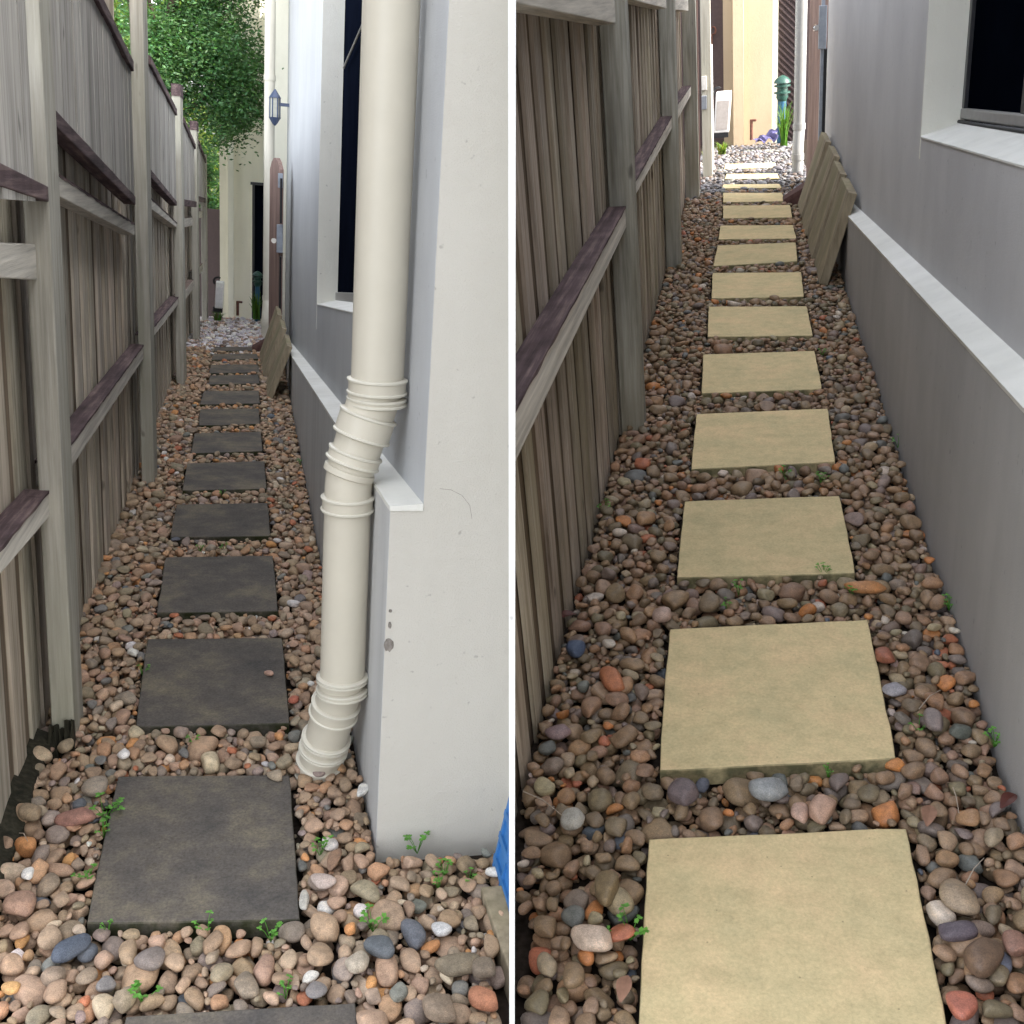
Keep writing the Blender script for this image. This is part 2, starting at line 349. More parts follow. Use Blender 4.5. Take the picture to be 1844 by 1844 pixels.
# ------------------------------------------------------------------ pavers
def paver(side, q, z, m, name, label, group, thick=0.045, clip=None):
    c = np.mean([p[:2] for p in q], axis=0); org = (c[0], c[1], z-thick)
    mb = MB(); t_ = jit(0.07)
    # a slab with slightly worn, wavering edges
    N = 10; ring = []
    for k in range(4):
        a = np.array(q[k][:2]); b_ = np.array(q[(k+1) % 4][:2])
        for j in range(N):
            f = j/N; p = a*(1-f)+b_*f
            wob = 0.0022*noise.noise(Vector((p[0]*14, p[1]*14, z*30+k)))+0.0009*random.uniform(-1, 1)
            nrm = np.array([-(b_-a)[1], (b_-a)[0]]); nrm = nrm/np.linalg.norm(nrm); p = p + nrm*wob
            if j == 0: p = p + (c-p)*0.006
            ring.append(p)
    n_ = len(ring); i = 0
    lv = [(z-thick, 0.0), (z-0.004, 0.0), (z-0.001, 0.0018), (z, 0.005)]
    for zz, ins in lv:
        for p in ring:
            d = (c-p); d = d/np.linalg.norm(d); s_ = p + d*ins
            mb.v.append((s_[0], s_[1], zz + (drop(s_[1]) if s_[1] > 10 else 0)))
    for k in range(len(lv)-1):
        for j in range(n_): mb.f.append((k*n_+j, k*n_+(j+1) % n_, (k+1)*n_+(j+1) % n_, (k+1)*n_+j)); mb.c.append(t_)
    mb.f.append(tuple((len(lv)-1)*n_+j for j in range(n_))); mb.c.append(t_)
    mb.f.append(tuple(reversed(range(n_)))); mb.c.append(t_)
    o = mb.build(name, m, side, org, clip=clip); return tag(o, label, "paving slab", group)
ORD = ["second", "third", "fourth", "fifth", "sixth", "seventh", "eighth", "ninth", "tenth", "eleventh", "twelfth", "thirteenth"]
PL = [[(155, 1662), (540, 1655), (522, 1395), (212, 1397)], [(244, 1308), (522, 1302), (508, 1148), (265, 1150)], [(282, 1103), (500, 1100), (492, 1000), (298, 1003)],
      [(306, 967), (487, 965), (482, 905), (318, 908)], [(328, 883), (480, 880), (476, 830), (337, 834)], [(344, 816), (473, 812), (470, 777), (350, 780)],
      [(358, 766), (468, 763), (466, 735), (360, 737)], [(360, 728), (468, 726), (466, 703), (367, 704)], [(375, 692), (468, 690), (465, 674), (378, 676)],
      [(376, 672), (468, 670), (464, 656), (380, 657)], [(380, 648), (465, 646), (463, 637), (384, 637)], [(384, 632), (464, 631), (462, 624), (388, 624)]]
PR = [[(1148, 1850), (1707, 1850), (1633, 1490), (1168, 1510)], [(1187, 1388), (1615, 1365), (1563, 1115), (1205, 1132)], [(1218, 1040), (1541, 1032), (1512, 892), (1232, 902)],
      [(1244, 845), (1504, 831), (1491, 735), (1254, 745)], [(1263, 708), (1481, 700), (1467, 631), (1266, 638)], [(1274, 606), (1464, 604), (1453, 551), (1276, 552)],
      [(1281, 537), (1448, 534), (1443, 490), (1283, 491)], [(1284, 479), (1436, 470), (1433, 436), (1292, 442)], [(1294, 431), (1434, 429), (1428, 405), (1297, 406)],
      [(1302, 393), (1427, 391), (1423, 369), (1302, 370)], [(1302, 364), (1415, 362), (1408, 347), (1302, 347)], [(1300, 339), (1408, 338), (1404, 331), (1302, 332)],
      [(1305, 322), (1404, 321), (1400, 312), (1308, 313)], [(1304, 301), (1400, 300), (1396, 288), (1306, 289)]]
QL = [[L.gz(*a) for a in q] for q in PL]; QR = [[R.gz(*a) for a in q] for q in PR]
near = [(-.235, 1.25, 0), (.200, 1.25, 0), L.gz(641, 1805), L.gz(226, 1829)]
paver(L, near, 0, M['slab_dark'], "paving_slab", "greenish grey slab cut off by the bottom of the photo, nearest of the dark slabs", "dark weathered slabs of the left path")
for k, q in enumerate(QL):
    lab = "large dark mossy slab with a weed at its left edge, nearest whole slab of the left path" if k == 0 else \
        ("dark weathered slab with a small pale stone on it, just beyond the nearest whole slab" if k == 1 else
         "%s dark slab from the near end of the left path, counting whole ones" % ORD[k-1])
    paver(L, q, 0, M['slab_dark'], "paving_slab", lab, "dark weathered slabs of the left path")
for k, q in enumerate(QR):
    lab = "biggest pale sandy slab at the bottom of the photo, nearest of the right path" if k == 0 else \
        ("last pale slab in the sunlit gravel at the end of the right path" if k == len(QR)-1 else
         "%s pale sandy slab from the near end of the right path" % ORD[k-1])
    paver(R, q, 0, M['slab_pale'], "paving_slab", lab, "pale clean slabs of the right path")

# ------------------------------------------------------------------ pebbles
def ico(sub):
    bm = bmesh.new(); bmesh.ops.create_icosphere(bm, subdivisions=sub, radius=1.0)
    v = np.array([x.co[:] for x in bm.verts]); f = np.array([[q.index for q in p.verts] for p in bm.faces]); bm.free(); return v, f
ICO = {3: ico(3), 2: ico(2)}
def shape(sub, k):
    v = ICO[sub][0]; r_ = np.random.default_rng(100+k)
    e = 2.0 + r_.uniform(-0.1, 1.0)
    s_ = (np.abs(v)**e).sum(1)**(-1/e); u = v*s_[:, None]
    for _ in range(4):
        d = r_.normal(size=3); d /= np.linalg.norm(d); ph = r_.uniform(0, 6); u = u*(1 + 0.055*np.sin(1.9*(v@d)*r_.uniform(.7, 1.4)+ph))[:, None]
    if r_.random() < 0.45: u[:, 0] *= 1 + 0.28*v[:, 1]          # egg or wedge outline
    if r_.random() < 0.35: u[:, 1] *= 1 + 0.25*v[:, 0]
    for _ in range(r_.integers(1, 5)):                              # a worn flat facet
        d = r_.normal(size=3); d /= np.linalg.norm(d); lim = r_.uniform(.58, .84); q = u@d; m_ = q > lim
        u[m_] -= np.outer((q[m_]-lim)*0.8, d)
    return u
SH = {s_: [shape(s_, k) for k in range(26)] for s_ in (3, 2)}
def rotm(yaw, tx, ty):
    c, s_ = math.cos(yaw), math.sin(yaw); A = np.array([[c, -s_, 0], [s_, c, 0], [0, 0, 1]])
    c, s_ = math.cos(tx), math.sin(tx); B = np.array([[1, 0, 0], [0, c, -s_], [0, s_, c]])
    c, s_ = math.cos(ty), math.sin(ty); D = np.array([[c, 0, s_], [0, 1, 0], [-s_, 0, c]])
    return B@D@A
class Bed:
    cs = 0.004
    def __init__(s, x0, x1, y0, y1, ok, slabs):
        s.x0, s.y0 = x0, y0; s.nx = int((x1-x0)/s.cs); s.ny = int((y1-y0)/s.cs)
        X = x0 + (np.arange(s.nx)+.5)*s.cs; Y = y0+(np.arange(s.ny)+.5)*s.cs
        XX, YY = np.meshgrid(X, Y, indexing='ij'); s.base = np.where(YY > 10, -0.04*(YY-10), 0)
        free = ok(XX, YY); s.h = np.where(free, -0.058, 0.35)
        for q in slabs:
            ins = np.ones_like(free); P = [p[:2] for p in q]
            for k in range(4):
                a, b_ = P[k], P[(k+1) % 4]; ins &= ((b_[0]-a[0])*(YY-a[1])-(b_[1]-a[1])*(XX-a[0])) > -0.002
            s.h = np.where(ins & free, 0.0, s.h); free = free & ~ins
        s.free = free; s.list = []
        s.cells = np.argwhere(free)
    def fit(s, x, y, A):
        # A: ellipsoid matrix inverse quadratic form
        Q = A; ex = math.sqrt(np.linalg.inv(Q)[0, 0]); ey = math.sqrt(np.linalg.inv(Q)[1, 1])
        i0 = max(0, int((x-ex-s.x0)/s.cs)); i1 = min(s.nx, int((x+ex-s.x0)/s.cs)+1); j0 = max(0, int((y-ey-s.y0)/s.cs)); j1 = min(s.ny, int((y+ey-s.y0)/s.cs)+1)
        if i1-i0 < 2 or j1-j0 < 2: return None
        u = s.x0+(np.arange(i0, i1)+.5)*s.cs-x; v = s.y0+(np.arange(j0, j1)+.5)*s.cs-y
        U, V = u[:, None], v[None, :]
        bq = (Q[0, 2]*U+Q[1, 2]*V); cq = Q[0, 0]*U*U+2*Q[0, 1]*U*V+Q[1, 1]*V*V-1
        D = bq*bq-Q[2, 2]*cq; m_ = D > 0
        if not m_.any(): return None
        sq = np.sqrt(np.where(m_, D, 0)); lo = (-bq-sq)/Q[2, 2]; hi = (-bq+sq)/Q[2, 2]
        hh = s.h[i0:i1, j0:j1]; z = np.where(m_, hh-lo, -9).max()
        return z, (i0, i1, j0, j1), m_, hi
    def put(s, x, y, R_, ax, col, sh, z=None):
        Q = R_@np.diag(1/np.array(ax)**2)@R_.T; r_ = s.fit(x, y, Q)
        if r_ is None: return False
        z0, (i0, i1, j0, j1), m_, hi = r_; z0 -= ax[2]*0.16
        hh = s.h[i0:i1, j0:j1]; s.h[i0:i1, j0:j1] = np.where(m_, np.maximum(hh, z0+hi*0.96), hh)
        s.list.append((x, y, z0, R_, ax, col, sh)); return z0
    def fill(s, size, ystr, target, pal, fixed, K=8, nmax=24000, maxtop=0.006, small=False):
        area = len(s.cells); n = 0; rej = 0
        while n < nmax:
            if n % 150 == 0:
                lv = s.h[s.free].mean()
                if lv > target: break
            sz = size*math.exp(random.gauss(0, 0.28)); a = sz; b_ = sz*random.uniform(.58, .95); c = sz*random.uniform(.40, .68)
            R_ = rotm(random.uniform(0, 6.28), random.gauss(0, .20), random.gauss(0, .20)); Ms = np.diag([1, ystr, 1])@R_
            Cov = Ms@np.diag(np.array([a, b_, c])**2)@Ms.T; Q = np.linalg.inv(Cov)
            best = None
            for _ in range(K):
                ij = s.cells[int(random.random()*area)]; x = s.x0+ij[0]*s.cs; y = s.y0+ij[1]*s.cs
                r_ = s.fit(x, y, Q)
                if r_ is None: continue
                sc = r_[0]
                if best is None or sc < best[0]: best = (sc, x, y, r_)
            n += 1
            if best is None or best[0] > maxtop: rej += 1; continue
            z0, x, y, (_, (i0, i1, j0, j1), m_, hi) = best; z0 -= c*0.18
            hh = s.h[i0:i1, j0:j1]; s.h[i0:i1, j0:j1] = np.where(m_, np.maximum(hh, z0+hi*0.96), hh)
            s.list.append((x, y, z0, Ms, (a, b_, c), pal(x, y), int(random.random()*26)+(100 if small else 0)))
        print("pebbles", len(s.list), "rejected", rej, "level", s.h[s.free].mean())
def pebble_mesh(name, items, m, side, split, cutsign):
    V = []; Fc = []; Cc = []; off = 0
    for (x, y, z, A, ax, col, sh) in items:
        wv = side.M @ Vector((x, y, z)); dd = (wv-CAM).dot(cam_right)*cutsign
        if dd < 0.006+ax[0]*0.9: continue
        sub = 3 if (y < split and sh < 100) else 2
        sh = sh % 100
        v = (SH[sub][sh]*np.array(ax))@A.T + np.array([x, y, z + (-0.04*(y-10) if y > 10 else 0)])
        V.append(v); Fc.append(ICO[sub][1]+off); Cc.append(np.tile(np.array([*col, 1.0], np.float32), (len(v), 1))); off += len(v)
    V = np.concatenate(V).astype(np.float32); Fc = np.concatenate(Fc).astype(np.int32); Cc = np.concatenate(Cc)
    me = bpy.data.meshes.new(name); me.vertices.add(len(V)); me.vertices.foreach_set('co', V.ravel())
    me.loops.add(Fc.size); me.loops.foreach_set('vertex_index', Fc.ravel()); me.polygons.add(len(Fc))
    me.polygons.foreach_set('loop_start', np.arange(0, Fc.size, 3, dtype=np.int32)); me.polygons.foreach_set('use_smooth', np.ones(len(Fc), bool))
    ca = me.color_attributes.new("tint", 'FLOAT_COLOR', 'POINT'); ca.data.foreach_set('color', Cc.ravel()); me.materials.append(m)
    me.update(); me.validate(); o = bpy.data.objects.new(name, me); COL.objects.link(o); o.matrix_world = side.M; return o
def lin(r_, g_, b_): return tuple(((c/255)/12.92 if c <= 10 else ((c/255+.055)/1.055)**2.4) for c in (r_, g_, b_))
PAL_L = [(34, (154, 131, 108)), (24, (166, 140, 118)), (18, (142, 128, 108)), (9, (174, 138, 108)), (2.6, (188, 138, 92)), (6, (138, 124, 112)), (4, (148, 132, 122)),
         (3, (120, 118, 112)), (4, (184, 168, 145)), (1.5, (205, 200, 194)), (1.3, (172, 112, 84)), (8, (172, 150, 128)), (.6, (100, 104, 110))]
PAL_R = [(32, (128, 106, 82)), (22, (136, 110, 88)), (18, (114, 101, 80)), (9, (144, 112, 84)), (2.6, (170, 114, 68)), (8, (114, 102, 94)), (5, (124, 106, 94)),
         (3, (100, 100, 94)), (5, (150, 134, 108)), (1.6, (184, 170, 156)), (1.6, (152, 94, 68)), (7, (146, 120, 98)), (.6, (88, 92, 100))]
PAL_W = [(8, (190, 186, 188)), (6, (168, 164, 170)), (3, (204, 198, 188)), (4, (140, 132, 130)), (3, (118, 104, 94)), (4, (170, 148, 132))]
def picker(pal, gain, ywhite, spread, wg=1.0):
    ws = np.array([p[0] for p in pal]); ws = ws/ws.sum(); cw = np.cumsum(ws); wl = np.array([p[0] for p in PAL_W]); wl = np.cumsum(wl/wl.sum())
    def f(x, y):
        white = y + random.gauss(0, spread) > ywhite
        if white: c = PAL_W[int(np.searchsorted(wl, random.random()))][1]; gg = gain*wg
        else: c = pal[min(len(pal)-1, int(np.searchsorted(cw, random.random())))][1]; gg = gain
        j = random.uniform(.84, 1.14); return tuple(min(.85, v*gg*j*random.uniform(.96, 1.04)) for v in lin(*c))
    return f
EDGE = L.px(700, 915, .30)
def okL(X, Y): return (X > -.60) & ((X < .297) | ((X < .70) & (Y < 2.17)))
def okR(X, Y): return (X > -.479) & (X < .518)
bedL = Bed(-.60, .72, 1.45, 13.2, okL, QL+[near]); bedR = Bed(-.49, .53, 1.0, 12.6, okR, QR)
GL = 1.08; GR = 1.06
def both(bed, ystr, target, pal):
    bed.fill(0.0178, ystr, target, pal, None)
    bed.fill(0.0085, ystr, target+.0045, pal, None, K=12, nmax=5200, maxtop=-.004, small=True)
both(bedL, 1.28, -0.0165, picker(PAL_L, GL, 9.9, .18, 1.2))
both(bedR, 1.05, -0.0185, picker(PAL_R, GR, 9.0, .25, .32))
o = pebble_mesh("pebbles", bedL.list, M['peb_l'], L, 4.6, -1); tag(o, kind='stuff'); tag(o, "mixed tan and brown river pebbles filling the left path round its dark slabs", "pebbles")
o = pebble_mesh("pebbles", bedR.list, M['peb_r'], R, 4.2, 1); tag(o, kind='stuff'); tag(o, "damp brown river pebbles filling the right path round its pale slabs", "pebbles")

# stones one can single out, laid on top of the bed
def stone(bed, side, px, py, w_, h_, col, label, m, yaw=0.0, cutsign=-1, ys=1.25):
    x, y, _ = side.gz(px, py); dist = (side.M@Vector((x, y, 0))-CAM).length
    a = w_/2*dist/F; bq = h_/2*dist/F*1.15; c = min(a, bq)*0.62
    R_ = rotm(yaw, random.gauss(0, .08), random.gauss(0, .08))
    Q = np.linalg.inv(R_@np.diag(np.array([a, bq, c])**2)@R_.T); r_ = bed.fit(x, y, Q)
    if r_ is None: return
    z = min(r_[0], 0.02) - c*0.15; s_ = SH[3][int(random.random()*26)]
    v = (s_*np.array([a, bq, c]))@R_.T
    me = bpy.data.meshes.new("pebble"); me.from_pydata([tuple(p) for p in v], [], [tuple(int(k) for k in f) for f in ICO[3][1]])
    ca = me.color_attributes.new("tint", 'FLOAT_COLOR', 'POINT'); ca.data.foreach_set('color', np.tile(np.array([*[.66*v+.20*sum(lin(*col))/3*w_ for v, w_ in zip(lin(*col), (1.1, 1, .85))], 1], np.float32), len(v)))
    me.polygons.foreach_set('use_smooth', [True]*len(me.polygons)); me.materials.append(m)
    o = bpy.data.objects.new("pebble", me); COL.objects.link(o); o.matrix_world = side.M@Matrix.Translation((x, y, z))
    tag(o, label, "pebble", "single stones on the pebble beds")
for a in [(54, 1472, 36, 34, (160, 138, 110), "round tan stone alone on the dark strip by the fence foot", 0),
          (497, 1402, 26, 20, (168, 150, 126), "small tan stone resting on the far right corner of the nearest whole dark slab", .2),
          (486, 1216, 12, 20, (205, 160, 138), "tiny pale pink stone lying on the second whole dark slab", .4),
          (142, 1482, 62, 30, (160, 112, 98), "long reddish brown stone left of the nearest whole dark slab", .25),
          (128, 1718, 40, 58, (86, 96, 112), "blue grey stone below the left corner of the nearest whole dark slab", -.5),
          (50, 1583, 18, 26, (232, 230, 226), "small white stone at the left by the dark fence foot", 0),
          (22, 1785, 24, 20, (212, 160, 92), "small yellow orange stone at the bottom left corner", .3),
          (36, 1638, 48, 46, (172, 134, 112), "large pinkish stone at the left edge of the left path", 0),
          (270, 1740, 50, 44, (134, 122, 116), "large grey brown stone below the nearest whole dark slab", .3),
          (580, 1598, 46, 30, (190, 170, 160), "pale pink teardrop stone right of the nearest whole dark slab", -.5),
          (600, 1555, 22, 64, (160, 124, 98), "long upright brown stone right of the nearest whole dark slab", -.3),
          (652, 1436, 18, 34, (226, 226, 222), "white egg shaped stone beside the foot of the house corner", -.4),
          (548, 1620, 16, 46, (190, 186, 176), "thin pale stone upright against the right edge of the nearest slab", -.1),
          (645, 1745, 38, 36, (184, 170, 150), "round cream stone in the lower middle of the left path", 0),
          (826, 1746, 82, 34, (134, 120, 98), "long flat brown block stone in the lower right of the left path", .1),
          (870, 1750, 40, 36, (132, 116, 98), "brown stone beside the mossy timber board", .1),
          (868, 1800, 50, 42, (186, 118, 82), "large orange brown stone in the bottom right of the left path", 0),
          (792, 1828, 66, 44, (142, 122, 102), "big brown stone at the bottom edge right of the cut off slab", 0),
          (796, 1680, 32, 24, (206, 206, 206), "white stone in the gravel before the house corner", -.3),
          (688, 1720, 38, 50, (100, 106, 112), "slate grey stone right of the round cream stone", .5),
          (528, 1262, 20, 18, (196, 104, 78), "small red stone beside the second whole dark slab", 0),
          (224, 1366, 20, 24, (232, 230, 228), "bright white stone beyond the nearest whole dark slab", .3)]:
    stone(bedL, L, *a[:6], M['peb_l'], a[6])
for a in [(1037, 1174, 34, 34, (74, 92, 122), "blue round stone near the right path's fence", 0),
          (1072, 1702, 74, 42, (206, 180, 158), "large white and tan stone at the lower left of the right path", -.05),
          (1032, 1482, 40, 40, (176, 172, 162), "pale grey knobbly stone left of the biggest pale slab", 0),
          (1102, 1232, 36, 56, (190, 110, 62), "bright orange long stone left of the second pale slab", .5),
          (1010, 1325, 50, 32, (150, 122, 124), "mauve kidney shaped stone close to the right path's fence", .35),
          (1384, 1432, 62, 46, (150, 154, 156), "large pale blue grey stone between the two nearest pale slabs", -.3),
          (1232, 1436, 50, 46, (112, 96, 98), "dark mauve stone between the two nearest pale slabs", -.4),
          (1440, 1470, 30, 44, (196, 156, 136), "pink upright stone behind the biggest pale slab", -.1),
          (1480, 1468, 46, 46, (190, 148, 124), "larger pink stone touching the biggest pale slab's far edge", -.6),
          (1095, 1608, 46, 58, (134, 112, 76), "olive brown egg shaped stone left of the biggest pale slab", -.2),
          (1725, 1632, 54, 58, (160, 136, 108), "large tan stone right of the biggest pale slab", .4),
          (1722, 1688, 62, 32, (98, 86, 96), "purple long stone below the large tan stone", .2),
          (1733, 1818, 44, 48, (192, 104, 78), "smooth salmon red stone at the bottom right corner", 0),
          (1765, 1732, 54, 62, (122, 94, 72), "big dark brown stone at the right edge of the biggest slab", -.5),
          (1826, 1712, 40, 40, (150, 106, 88), "glossy red brown stone at the right edge of the photo", 0),
          (1614, 1246, 38, 26, (156, 152, 160), "pale lilac stone right of the second pale slab", .5),
          (1592, 1188, 32, 32, (166, 94, 66), "rust red stone right of the second pale slab's far corner", .5),
          (1680, 1306, 30, 44, (138, 122, 118), "grey mauve upright stone beside the base of the right house", 0),
          (1560, 1064, 66, 26, (196, 128, 62), "bright orange wedge stone by the third pale slab's corner", -.15),
          (1192, 1112, 36, 34, (186, 154, 138), "pale pink flat stone left of the second pale slab's far corner", 0)]:
    stone(bedR, R, *a[:6], M['peb_r'], a[6], 1)

# ------------------------------------------------------------------ fences
def hpost(mb, x0, x1, y0, y1, z0, z1, tint=(1, 1, 1)): mb.box(x0, x1, y0, y1, z0, z1, tint)
def palings(mb, X, y0, y1, z0a, z1a, z1b, wd, gap, th=0.014, back=True, jz=0.006, tone=0.16, warm=0.0, rec=.016):
    y = y0; k = 0
    while y < y1-0.01:
        ww = min(wd*random.uniform(.9, 1.08), y1-y); f = (y-y0)/max(1e-6, y1-y0); zt = z1a*(1-f)+z1b*f
        t = 1+random.uniform(-tone, tone); dx = random.uniform(-.004, .004); lean = random.uniform(-.004, .004)
        c = (t*(1+random.uniform(0, warm)), t, t*(1-random.uniform(0, warm)))
        mb.hexa([(X-th+dx, y, z0a), (X+dx, y, z0a), (X+dx, y+ww, z0a), (X-th+dx, y+ww, z0a),
                 (X-th+dx, y+lean, zt+random.uniform(-jz, jz)), (X+dx, y+lean, zt), (X+dx, y+ww+lean, zt), (X-th+dx, y+ww+lean, zt)], c)
        y += ww + gap*random.uniform(.8, 1.2)
    if back:
        y = y0
        while y < y1:
            ww = wd+gap-.004; f = min(1, max(0, (y-y0)/max(1e-6, y1-y0))); zt = z1a*(1-f)+z1b*f-.01
            a_, b_ = max(y, y0), min(y+ww, y1)
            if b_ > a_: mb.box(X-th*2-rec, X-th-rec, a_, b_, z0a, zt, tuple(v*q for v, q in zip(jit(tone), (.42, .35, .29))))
            y += wd+gap
def rail(side, T, org, Xf, Xb, A_top, B_top, A_bot, B_bot, m, y0=None, y1=None, dark_top=True, name="rail", clip=None, ends=None):
    a = side.px(*A_top, Xf); c = side.px(*B_top, Xf); d = side.px(*A_bot, Xf); e = side.px(*B_bot, Xf)
    def at(p, q, y): f = (y-p[1])/(q[1]-p[1]); return p[2]+(q[2]-p[2])*f
    ya = a[1] if y0 is None else y0; yb = c[1] if y1 is None else y1
    zt0, zt1, zb0, zb1 = at(a, c, ya), at(a, c, yb), at(d, e, ya), at(d, e, yb)
    mb = MB()
    mb.hexa([(Xb, ya, zb0), (Xf, ya, zb0), (Xf, yb, zb1), (Xb, yb, zb1), (Xb, ya, zt0), (Xf, ya, zt0), (Xf, yb, zt1), (Xb, yb, zt1)])
    r_ = part(mb, name, m, T, side, org, bevel=0.003, clip=clip)
    if dark_top:
        # rotted dark upper skin of the rail, ragged along its front edge
        mb = MB(); n = 60
        for k in range(n):
            f0, f1 = k/n, (k+1)/n; q0, q1 = ya+(yb-ya)*f0, ya+(yb-ya)*f1
            z0, z1 = zt0+(zt1-zt0)*f0, zt0+(zt1-zt0)*f1
            e0 = .002+.007*max(0, noise.noise(Vector((q0*9, 1, 0)))+.35); e1 = .002+.007*max(0, noise.noise(Vector((q1*9, 1, 0)))+.35)
            mb.hexa([(Xb, q0, z0-e0), (Xf+.0022, q0, z0-e0), (Xf+.0022, q1, z1-e1), (Xb, q1, z1-e1),
                     (Xb, q0, z0+.004), (Xf+.0022, q0, z0+.003), (Xf+.0022, q1, z1+.003), (Xb, q1, z1+.004)])
        sk = mb.build("weathered_top", M['cap'], side, org, parent=r_, clip=clip)
        tag(sk, "dark rotted upper face of the rail")
    return zt0, zt1

# ---- left fence
org = (-.5, 2.9, 0)
FL = thing("timber_fence", "tall grey paling fence with raised upper panels along the dark slab path", "fence", L, org)
posts = [(2.80, 2.96, 2.6, "post"), (5.42, 5.64, 2.6, "post"), (8.15, 8.45, 2.06, "post"), (10.6, 10.9, 1.93, "post"), (12.75, 13.05, 1.69, "post")]
for k, (a, c, zt, nme) in enumerate(posts):
    mb = MB(); mb.box(-.515, -.457, a, c, -.2, zt, jit(.06))
    part(mb, "post", M['post'], FL, L, org, bevel=.004)
    if k in (2, 3):
        mb = MB(); mb.box(-.518, -.4535, a-.004, c+.004, zt-.075, zt+.004); o = part(mb, "post_top_stain", M['cap'], FL, L, org); tag(o, "dark weathered top end of the post")
edges = [(1.93, 2.90), (2.90, 5.55), (5.55, 8.35), (8.35, 10.8), (10.8, 12.7)]
for a, c in edges:
    mb = MB(); palings(mb, -.553, a, c, -.15, 1.72, 1.72-.02*(c-a), .112, .098, th=.010, warm=.08, rec=.001)
    o = part(mb, "paling_panel", M['paling'], FL, L, org)
PX = -.462; RF = -.492
# nearest bay
rail(L, FL, org, RF, -.55, (0, 988), (100, 870), (0, 1035), (100, 918), M['rail'], y0=1.95, y1=2.81)
rail(L, FL, org, RF, -.55, (0, 438), (72, 440), (0, 500), (74, 505), M['rail'], y0=1.95, y1=2.82, dark_top=False)
rail(L, FL, org, PX+.005, -.505, (0, 292), (66, 325), (0, 335), (68, 357), M['cap'], y0=1.95, y1=2.80, dark_top=False, name="panel_rail")
# second bay
rail(L, FL, org, RF, -.55, (124, 805), (265, 612), (124, 850), (265, 636), M['rail'], y0=2.96, y1=5.43)
rail(L, FL, org, RF, -.55, (90, 305), (252, 410), (94, 347), (252, 429), M['rail'], y0=2.96, y1=5.15)
rail(L, FL, org, PX+.005, -.505, (82, 177), (236, 345), (86, 212), (236, 361), M['cap'], y0=2.96, y1=4.86, dark_top=False, name="panel_rail")
# third bay
rail(L, FL, org, RF, -.55, (276, 590), (325, 530), (277, 606), (325, 543), M['rail'], y0=5.64, y1=8.17)
rail(L, FL, org, RF, -.55, (264, 350), (322, 405), (266, 371), (323, 413), M['rail'], y0=5.64, y1=8.15)
rail(L, FL, org, PX+.005, -.505, (260, 290), (318, 362), (262, 308), (318, 370), M['cap'], y0=5.64, y1=7.6, dark_top=False, name="panel_rail")
for y0, y1, s0 in ((8.45, 10.45, 0), (10.9, 12.6, -.02)):
    for zz, hh, Xf, m_, nm, dt in ((.60+s0, .075, RF, M['rail'], "rail", True), (1.16+s0, .07, RF, M['rail'], "rail", True), (1.30+s0, .05, PX+.005, M['cap'], "panel_rail", False)):
        mb = MB(); dz = -.03*(y1-y0)
        Xk = -.55 if nm == "rail" else -.505
        mb.hexa([(Xk, y0, zz-hh), (Xf, y0, zz-hh), (Xf, y1, zz-hh+dz), (Xk, y1, zz-hh+dz), (Xk, y0, zz), (Xf, y0, zz), (Xf, y1, zz+dz), (Xk, y1, zz+dz)], top=(.35, .28, .28))
        part(mb, nm, m_, FL, L, org, bevel=.003)
# raised upper panels: boards, a dark capping on top
def upper(side, T, ya, yb, zb0, zb1, zt0, zt1, cap=True, X=PX):
    mb = MB(); y = ya
    while y < yb-.01:
        ww = min(.125*random.uniform(.9, 1.1), yb-y); f = (y+ww/2-ya)/(yb-ya); t = jit(.07)
        dx = random.uniform(-.003, .003)
        lz = lambda q_, p0, p1: p0+(p1-p0)*(q_-ya)/(yb-ya)
        y2 = y+ww-.004; r3 = random.uniform(-.006, .006)
        mb.hexa([(X-.018+dx, y, lz(y, zb0, zb1)-.025), (X+dx, y, lz(y, zb0, zb1)-.025), (X+dx, y2, lz(y2, zb0, zb1)-.025), (X-.018+dx, y2, lz(y2, zb0, zb1)-.025),
                 (X-.018+dx, y, lz(y, zt0, zt1)), (X+dx, y, lz(y, zt0, zt1)), (X+dx, y2, lz(y2, zt0, zt1)), (X-.018+dx, y2, lz(y2, zt0, zt1))], t); y += ww
    part(mb, "upper_panel", M['paling_up'], T, side, org)
    mb = MB(); mb.hexa([(X-.075, ya, 1.3), (X-.03, ya, 1.3), (X-.03, yb, 1.25), (X-.075, yb, 1.25), (X-.075, ya, zt0), (X-.03, ya, zt0), (X-.03, yb, zt1), (X-.075, yb, zt1)])
    if cap:
        mb = MB(); mb.hexa([(X-.06, ya, zt0-.035), (X+.014, ya, zt0-.035), (X+.014, yb, zt1-.035), (X-.06, yb, zt1-.035), (X-.06, ya, zt0+.005), (X+.014, ya, zt0+.005), (X+.014, yb, zt1+.005), (X-.06, yb, zt1+.005)])
        part(mb, "panel_capping", M['cap'], T, side, org, bevel=.003)
upper(L, FL, 1.95, 2.66, 1.46, 1.435, 2.5, 2.5, cap=False)
upper(L, FL, 2.98, 4.84, 1.645, 1.415, 2.10, 1.90)
upper(L, FL, 5.66, 7.62, 1.50, 1.31, 2.00, 1.87)
upper(L, FL, 8.47, 10.2, 1.29, 1.22, 1.86, 1.72)
upper(L, FL, 10.92, 12.58, 1.24, 1.17, 1.78, 1.63)
